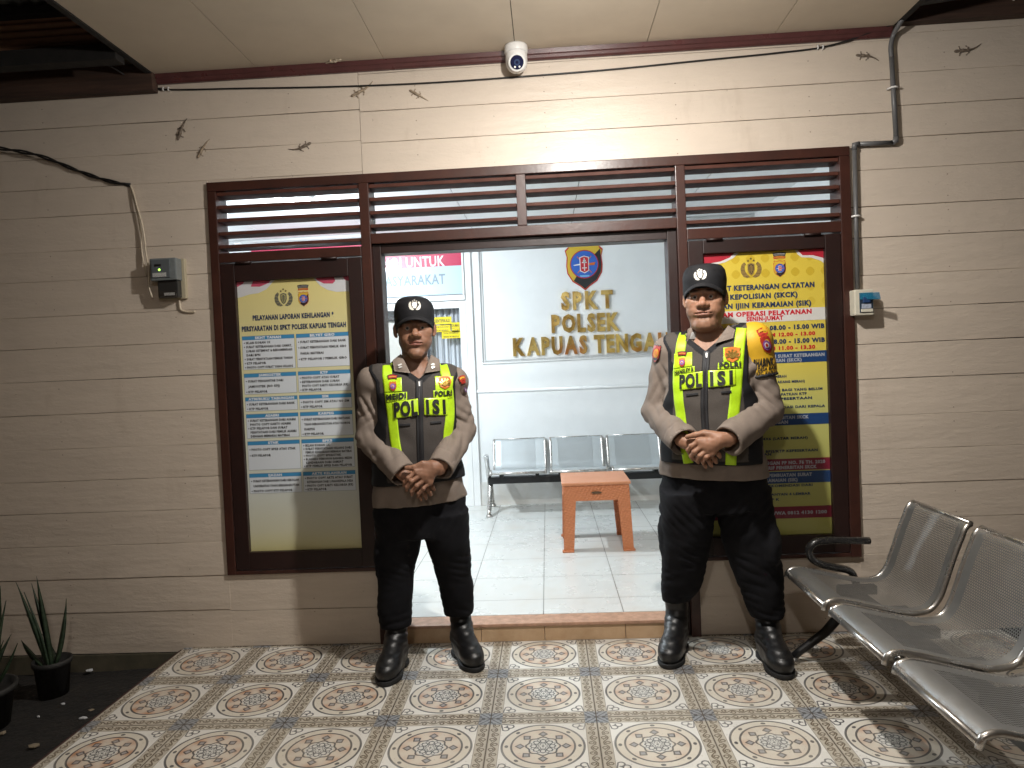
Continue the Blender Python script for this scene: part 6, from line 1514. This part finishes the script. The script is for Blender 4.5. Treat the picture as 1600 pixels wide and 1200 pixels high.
# ---------------------------------------------------------------- the two officers
def hands_for(top, low, dt, dl, wr_shift=0):
    """pixel layouts of the upper (left) and lower (right) hand -> joints"""
    def build(L):
        out = []
        for H, d in ((top, dt), (low, dl)):
            def q(p, dd=0.0): return L(p[0], p[1], d+(p[2] if len(p) > 2 else 0)+dd)
            out.append(dict(fore=q(H['fore'], .01), wrist=q(H['wrist']), knuckles=[q(k) for k in H['knuckles']], fingers=[[q(p) for p in f] for f in H['fingers']], thumb=[q(p) for p in H['thumb']], r=H.get('r', 1.0)))
        return out
    return build
O1 = dict(o=(-0.315, -0.265), px=652, y=-.265, turn=R(10.5), vpx=(655, 592), eyeh=.0036, tf=.55, hx=.014, hy=-0.022, zc=1.518, hw=.07, hs=1.03, fw=1.03, jaw=.94, nk=.94, nx=0.0, zneck=1.395, seed=11, handz=.83,
    mouth=1.10, frown=.0, skin=(.245, .125, .078), lip=(.20, .065, .055), stubble=.18,
    sh=lambda L: [np.array([-.184, 0, 1.296]), np.array([.174, 0, 1.280])], el=lambda L: [np.array([-.208, -.002, 1.045]), np.array([.204, -.002, 1.055])],
    wr=lambda L: [L(631, 742, -.185), L(687, 733, -.215)],
    torso=[(.735, 0, 0, .212, .138), (.85, 0, -.004, .196, .136), (1.0, 0, -.004, .182, .132), (1.15, 0, -.002, .182, .128), (1.24, 0, 0, .184, .118), (1.305, 0, .002, .160, .098), (1.35, 0, .006, .105, .075), (1.375, 0, .008, .075, .062)],
    arm=.056, cuff=.059, hem=.752, hemtilt=.045, vhem=.848, waist=.86,
    armhole=.1, armx=(.165, .178), vee=1.300, vslope=.80, side=(.135, .140), vestc=(.058, .050, .045),
    hips=[(.60, 0, 0, .185, .115), (.70, 0, 0, .207, .125), (.80, 0, 0, .200, .125), (.86, 0, 0, .19, .12)],
    legs=[[(.185, -.152, .020, .070, .076), (.24, -.152, .018, .078, .082), (.40, -.139, .008, .079, .085), (.58, -.112, 0, .100, .105), (.70, -.10, 0, .105, .115)],
          [(.205, .128, .105, .064, .074), (.25, .127, .095, .072, .080), (.41, .119, .045, .080, .085), (.58, .105, .005, .100, .105), (.70, .10, 0, .105, .115)]],
    pockets=[((.195, 0, .50), (.022, .06, .085)), ((-.200, 0, .50), (.016, .06, .08))],
    boots=[(-.150, .020, -.06), (.130, .125, .42)], bk=.98,
    hands=hands_for(dict(fore=(694, 723), wrist=(680, 729), knuckles=[(650, 737, -.010), (656.5, 743, -.014), (664, 749, -.012), (671.5, 753.5, -.006)],
                         fingers=[[(650, 737, -.010), (637.5, 747, -.018), (632.5, 753.5, -.008), (631.5, 758.5, .006)], [(656.5, 743, -.014), (643, 752, -.024), (636, 761, -.012), (635.5, 766, .002)],
                                  [(664, 749, -.012), (651, 759, -.024), (643.5, 768, -.012), (643.5, 773, .0)], [(671.5, 753.5, -.006), (661.5, 763.5, -.018), (654, 771.5, -.010), (653, 776, .0)]],
                         thumb=[(674, 726), (660, 724.5, -.006), (646, 730.5, -.008), (634.5, 731, -.004)], r=1.06),
                    dict(fore=(622, 737), wrist=(640, 747), knuckles=[(663, 748), (659, 754), (654, 759), (648, 763)],
                         fingers=[[(663, 748), (672, 756, -.004), (676, 761, -.002), (678.5, 765, .002)], [(659, 754), (667, 763, -.006), (671, 769, -.004), (673, 773, .002)],
                                  [(654, 759), (660, 768, -.008), (664, 774, -.006), (666, 778.5, .0)], [(648, 763), (653, 771, -.008), (656.5, 777, -.006), (658, 781, .0)]],
                         thumb=[(643, 743), (652, 739), (662, 739), (670, 741)], r=1.03), -.226, -.196),
    collar=[[(615, 561), (626, 550), (641, 583), (616, 580)], [(685, 560), (674, 551), (663, 583), (689, 579)]],
    rank=[[[(621, 570), (627, 567.5), (628, 569.5), (622, 572)], [(622, 573.5), (627.5, 571.5), (628.5, 573.5), (623, 575.5)]], [[(673, 569), (678, 567), (680, 569), (675, 571)], [(674, 573.5), (679, 571.5), (680.5, 573.5), (675.5, 576)]]],
    patches=[('crest', 726, 605, .054, .28)], pw=.62,
    capp=dict(prof=[(.018, 0, 0, .0835, .100), (.05, 0, 0, .0865, .104), (.09, 0, 0, .084, .102), (.118, -.002, .003, .073, .090), (.137, -.004, .006, .050, .062), (.1455, -.005, .008, .02, .028)], brim=(.055, .086, .062, .030, .30), emblem=(648, 477), ew=.052, etilt=0.0),
    vestpx=dict(strips=[([(603.5, 567), (604, 585), (608, 620), (613, 656), (617, 690), (624, 725)], .041), ([(692.5, 567), (698, 588), (703, 620), (704.5, 645), (701, 680), (699, 725)], .041)],
        zip=[(655, 594), (655, 625), (656, 665), (657, 705), (658, 735)],
        plates=[('chest_plate', [(600, 614), (628, 612), (627, 590), (598, 592)], 0), ('chest_plate', [(681, 611), (708, 611), (710, 588), (680, 588)], 0), ('name_plate', [(602, 629.5), (636, 626), (636, 612.5), (601, 615)], .0006), ('name_plate', [(678, 625.5), (708, 622.5), (709, 610.5), (677, 610.5)], .0006),
                ('title_plate', [(616, 655), (654, 649), (653, 623), (612, 629)], .0012), ('title_plate', [(663, 649), (700, 650), (700, 621.5), (662.5, 622.5)], .0012)],
        words=[('POL', (615.5, 652), (653, 647.5), .058, .05), ('ISI', (666.5, 646.5), (697.5, 646.5), .056, .05), ('MEIDI', (603, 626), (634.5, 622), .0225, .055), ('POLRI', (680, 619.5), (707.5, 618.5), .0205, .055)],
        crest=((613.5, 604), .036), badge=((696, 598), .052), flaps=[[(624, 665), (641, 663.5)], [(673, 661), (690, 660)]]))
O2 = dict(o=(0.985, -0.275), px=1112, y=-.275, turn=R(-18), vpx=(1102, 548), eyeh=.0034, tf=.9, hx=-.003, hy=-0.026, zc=1.592, hw=.075, hs=1.07, fw=1.0, jaw=1.05, nk=1.05, nx=-.010, zneck=1.468, seed=23, handz=.935,
    mouth=1.30, frown=.0014, skin=(.30, .155, .095), lip=(.20, .085, .065), stubble=.30,
    sh=lambda L: [np.array([-.172, 0, 1.376]), np.array([.186, 0, 1.398])], el=lambda L: [np.array([-.230, -.006, 1.105]), np.array([.234, -.006, 1.105])],
    wr=lambda L: [L(1070, 692, -.205), L(1137, 689, -.235)],
    torso=[(.80, 0, -.004, .232, .166), (.93, 0, -.010, .218, .164), (1.08, 0, -.010, .200, .155), (1.22, 0, -.006, .202, .145), (1.32, .0, 0, .200, .130), (1.395, .0, .002, .172, .104), (1.435, .0, .006, .118, .082), (1.455, 0, .008, .082, .066)],
    arm=.062, cuff=.065, hem=.826, hemtilt=-.03, vhem=.892, waist=.93,
    armhole=.1, armx=(.160, .168), vee=1.366, vslope=.85, side=(.150, .160), vestc=(.070, .060, .052),
    hips=[(.68, 0, 0, .222, .14), (.77, 0, 0, .228, .15), (.86, 0, 0, .212, .145), (.93, 0, 0, .20, .14)],
    legs=[[(.245, -.168, .110, .060, .075), (.30, -.152, .095, .084, .090), (.45, -.135, .045, .100, .105), (.62, -.122, .005, .112, .12), (.76, -.115, 0, .115, .13)],
          [(.195, .208, .015, .072, .080), (.26, .198, .015, .085, .090), (.43, .165, .008, .110, .108), (.62, .130, 0, .122, .122), (.76, .118, 0, .118, .13)]],
    pockets=[((-.218, 0, .55), (.030, .07, .09)), ((.238, 0, .52), (.036, .07, .10))],
    boots=[(-.168, .135, -.36), (.208, .020, .02)], bk=1.0,
    hands=hands_for(dict(fore=(1142, 683), wrist=(1128, 686), knuckles=[(1091.5, 690, -.012), (1096, 698, -.016), (1103.5, 704.5, -.012), (1112.5, 708, -.006)],
                         fingers=[[(1091.5, 690, -.012), (1080, 697, -.024), (1075.5, 703.5, -.012), (1077.5, 709, .004)], [(1096, 698, -.016), (1085, 706, -.028), (1080.5, 713, -.014), (1083, 717.5, .0)],
                                  [(1103.5, 704.5, -.012), (1093.5, 712, -.026), (1088.5, 718.5, -.014), (1091, 722.5, .0)], [(1112.5, 708, -.006), (1103.5, 714.5, -.020), (1098, 720.5, -.012), (1099.5, 724.5, .0)]],
                         thumb=[(1116, 680), (1100, 676.5, -.004), (1086, 679.5, -.006), (1074, 682.5, -.002)], r=1.12),
                    dict(fore=(1062, 688), wrist=(1080, 694), knuckles=[(1108, 697), (1105, 704), (1100.5, 710), (1094, 715)],
                         fingers=[[(1108, 697), (1118, 705, -.004), (1122.5, 710, -.002), (1125, 714, .002)], [(1105, 704), (1113, 713, -.006), (1117, 718.5, -.004), (1119, 722.5, .002)],
                                  [(1100.5, 710), (1106.5, 718.5, -.008), (1110, 724, -.006), (1112, 728, .0)], [(1094, 715), (1098.5, 722, -.008), (1101.5, 727, -.006), (1103, 730.5, .0)]],
                         thumb=[(1082, 690), (1092, 686), (1104, 686), (1112, 688)], r=1.08), -.248, -.216),
    collar=[[(1076, 512), (1084, 502), (1094, 534), (1070, 533)], [(1145, 513), (1136, 505), (1117, 537), (1145, 528)]],
    rank=[[[(1078, 519), (1084, 516), (1085.5, 529), (1076, 529.5)]], [[(1129, 514), (1136.5, 511), (1136, 520), (1129, 522)]]],
    patches=[('shield', 1027, 553, .066, -.22)], pw=.66,
    capp=dict(prof=[(.020, 0, 0, .0830, .100), (.055, 0, 0, .0855, .104), (.095, 0, 0, .0840, .102), (.120, .001, .002, .076, .092), (.134, .001, .004, .059, .074), (.1405, .001, .005, .032, .042)], brim=(.060, .086, .062, .034, .30), emblem=(1095, 430), ew=.053, etilt=.12),
    vestpx=dict(strips=[([(1063.5, 519), (1061, 545), (1057.5, 590), (1060, 625), (1064, 652), (1070, 690), (1078, 730)], .042), ([(1156.5, 511), (1153.5, 546), (1151, 590), (1149, 620), (1145.5, 655), (1142, 730)], .043)],
        zip=[(1103, 549), (1101, 600), (1101, 640), (1103, 672), (1106, 730)],
        plates=[('chest_plate', [(1051, 577), (1081, 572), (1080, 550), (1051, 553)], 0), ('chest_plate', [(1130, 566), (1157, 566), (1156, 541), (1129, 543)], 0), ('name_plate', [(1052, 587), (1085.5, 581), (1085, 572), (1051, 577.5)], .0006), ('name_plate', [(1121, 577.5), (1158.5, 575), (1158, 565), (1121.5, 567)], .0006),
                ('title_plate', [(1062, 610), (1098, 605.5), (1098, 580), (1061, 585)], .0012), ('title_plate', [(1107, 605.5), (1149.5, 602), (1149, 577), (1106, 579)], .0012)],
        words=[('POL', (1061.5, 606.5), (1097, 603), .052, .05), ('ISI', (1110, 602), (1145, 599.5), .052, .05), ('HANSLEY R', (1053, 585.5), (1083.5, 579.5), .0155, .045), ('POLRI', (1123.5, 574.5), (1157, 573), .0195, .055)],
        crest=((1064.5, 566.5), .033), badge=((1143.5, 554), .058), flaps=[[(1072, 617), (1091, 615)], [(1127, 613), (1143, 612)]]))
officer('slimmer uniformed person in black cap and lime vest, without armband, left in the doorway', O1)
b2, sh2, ve2, L2, xz2, shj, elj, wrj = officer('stouter uniformed person in black cap and lime vest, wearing a yellow armband', O2)
# the yellow armband over the left sleeve
F = Field(axis_steps([(.08, .36, .004)]), axis_steps([(-.12, .12, .004)]), axis_steps([(1.16, 1.50, .004)]))
F.ell(shj[1], (.082, .085, .076), .04); F.cap(shj[1], elj[1], .0735, .0715, .035)
d = (elj[1]-shj[1])/np.linalg.norm(elj[1]-shj[1])
F.warp(lambda X, Y, Z: .002*wob(9, 40)(X, Y, Z))
F.cut(lambda X, Y, Z: np.maximum((X-shj[1][0])*d[0]+(Y-shj[1][1])*d[1]+(Z-shj[1][2])*d[2]-.150, .140-X+0*Y+0*Z))
vs, q = F.mesh(); t_ = (vs[:, 0]-shj[1][0])*d[0]+(vs[:, 1]-shj[1][1])*d[1]+(vs[:, 2]-shj[1][2])*d[2]
band = link('armband', np_mesh('armband', vs, q), ARMB, b2)
G = Field(F.xs, F.ys, F.zs); G.cap(shj[1]+d*.146, shj[1]+d*.158, .0750, .0745, .01); G.cut(lambda X, Y, Z: np.abs((X-shj[1][0])*d[0]+(Y-shj[1][1])*d[1]+(Z-shj[1][2])*d[2]-.152)-.006)
vs, q = G.mesh(); link('armband_trim', np_mesh('armband_trim', vs, q), VBLK, band)
bt = front_tree([band])
for s_, pa, pb, cp, bo in (('BHABINKAM', (1177, 574), (1219, 569), .031, .07), ('DESA BARU', (1184, 580), (1217, 576), .0135, .05), ('KEC. KAPUAS', (1182, 586.5), (1217, 582.5), .0135, .05)):
    xa, za = xz2(*pa, -.05); xb, zb = xz2(*pb, -.05); tt, fs = text2d(s_, cp, bold=bo*.8, width=xb-xa, align='L', res=2)
    q_ = MB(); q_.add([(xa+p[0]+p[1]*.12, 0, za+(zb-za)*(p[0]/(xb-xa))+p[1]) for p in tt], fs); drape(q_, bt, .0025, nmin=.10); q_.build('armband_lettering', TEXTB, band, 0, (0, 0, 0))
q_ = MB(); cx, cz = xz2(1197, 535, -.05)
put_shapes(q_, [(0, 0, [(-.5, .95), (0, 1.05), (.5, .95), (.42, .50), (0, .58), (-.42, .50)]), (2, 1, [(-.35, .87), (0, .95), (.35, .87), (.33, .74), (0, .82), (-.33, .74)]), (0, 0, [(-.3, .56), (.3, .56), (.3, .3), (-.3, .3)]), (0, 0, [(p[0]*1.02, p[1]*1.02-.2) for p in shield_poly()]), (3, 2, circ(0, -.2, .34, 14)), (4, 3, circ(0, -.2, .2, 10)), (0, 4, circ(0, -.2, .12, 8))], cx, cz, .062, 0, .0015, .28, .7)
drape(q_, bt, .002); q_.build('sleeve_patch', PATCH, band, 0, (0, 0, 0))
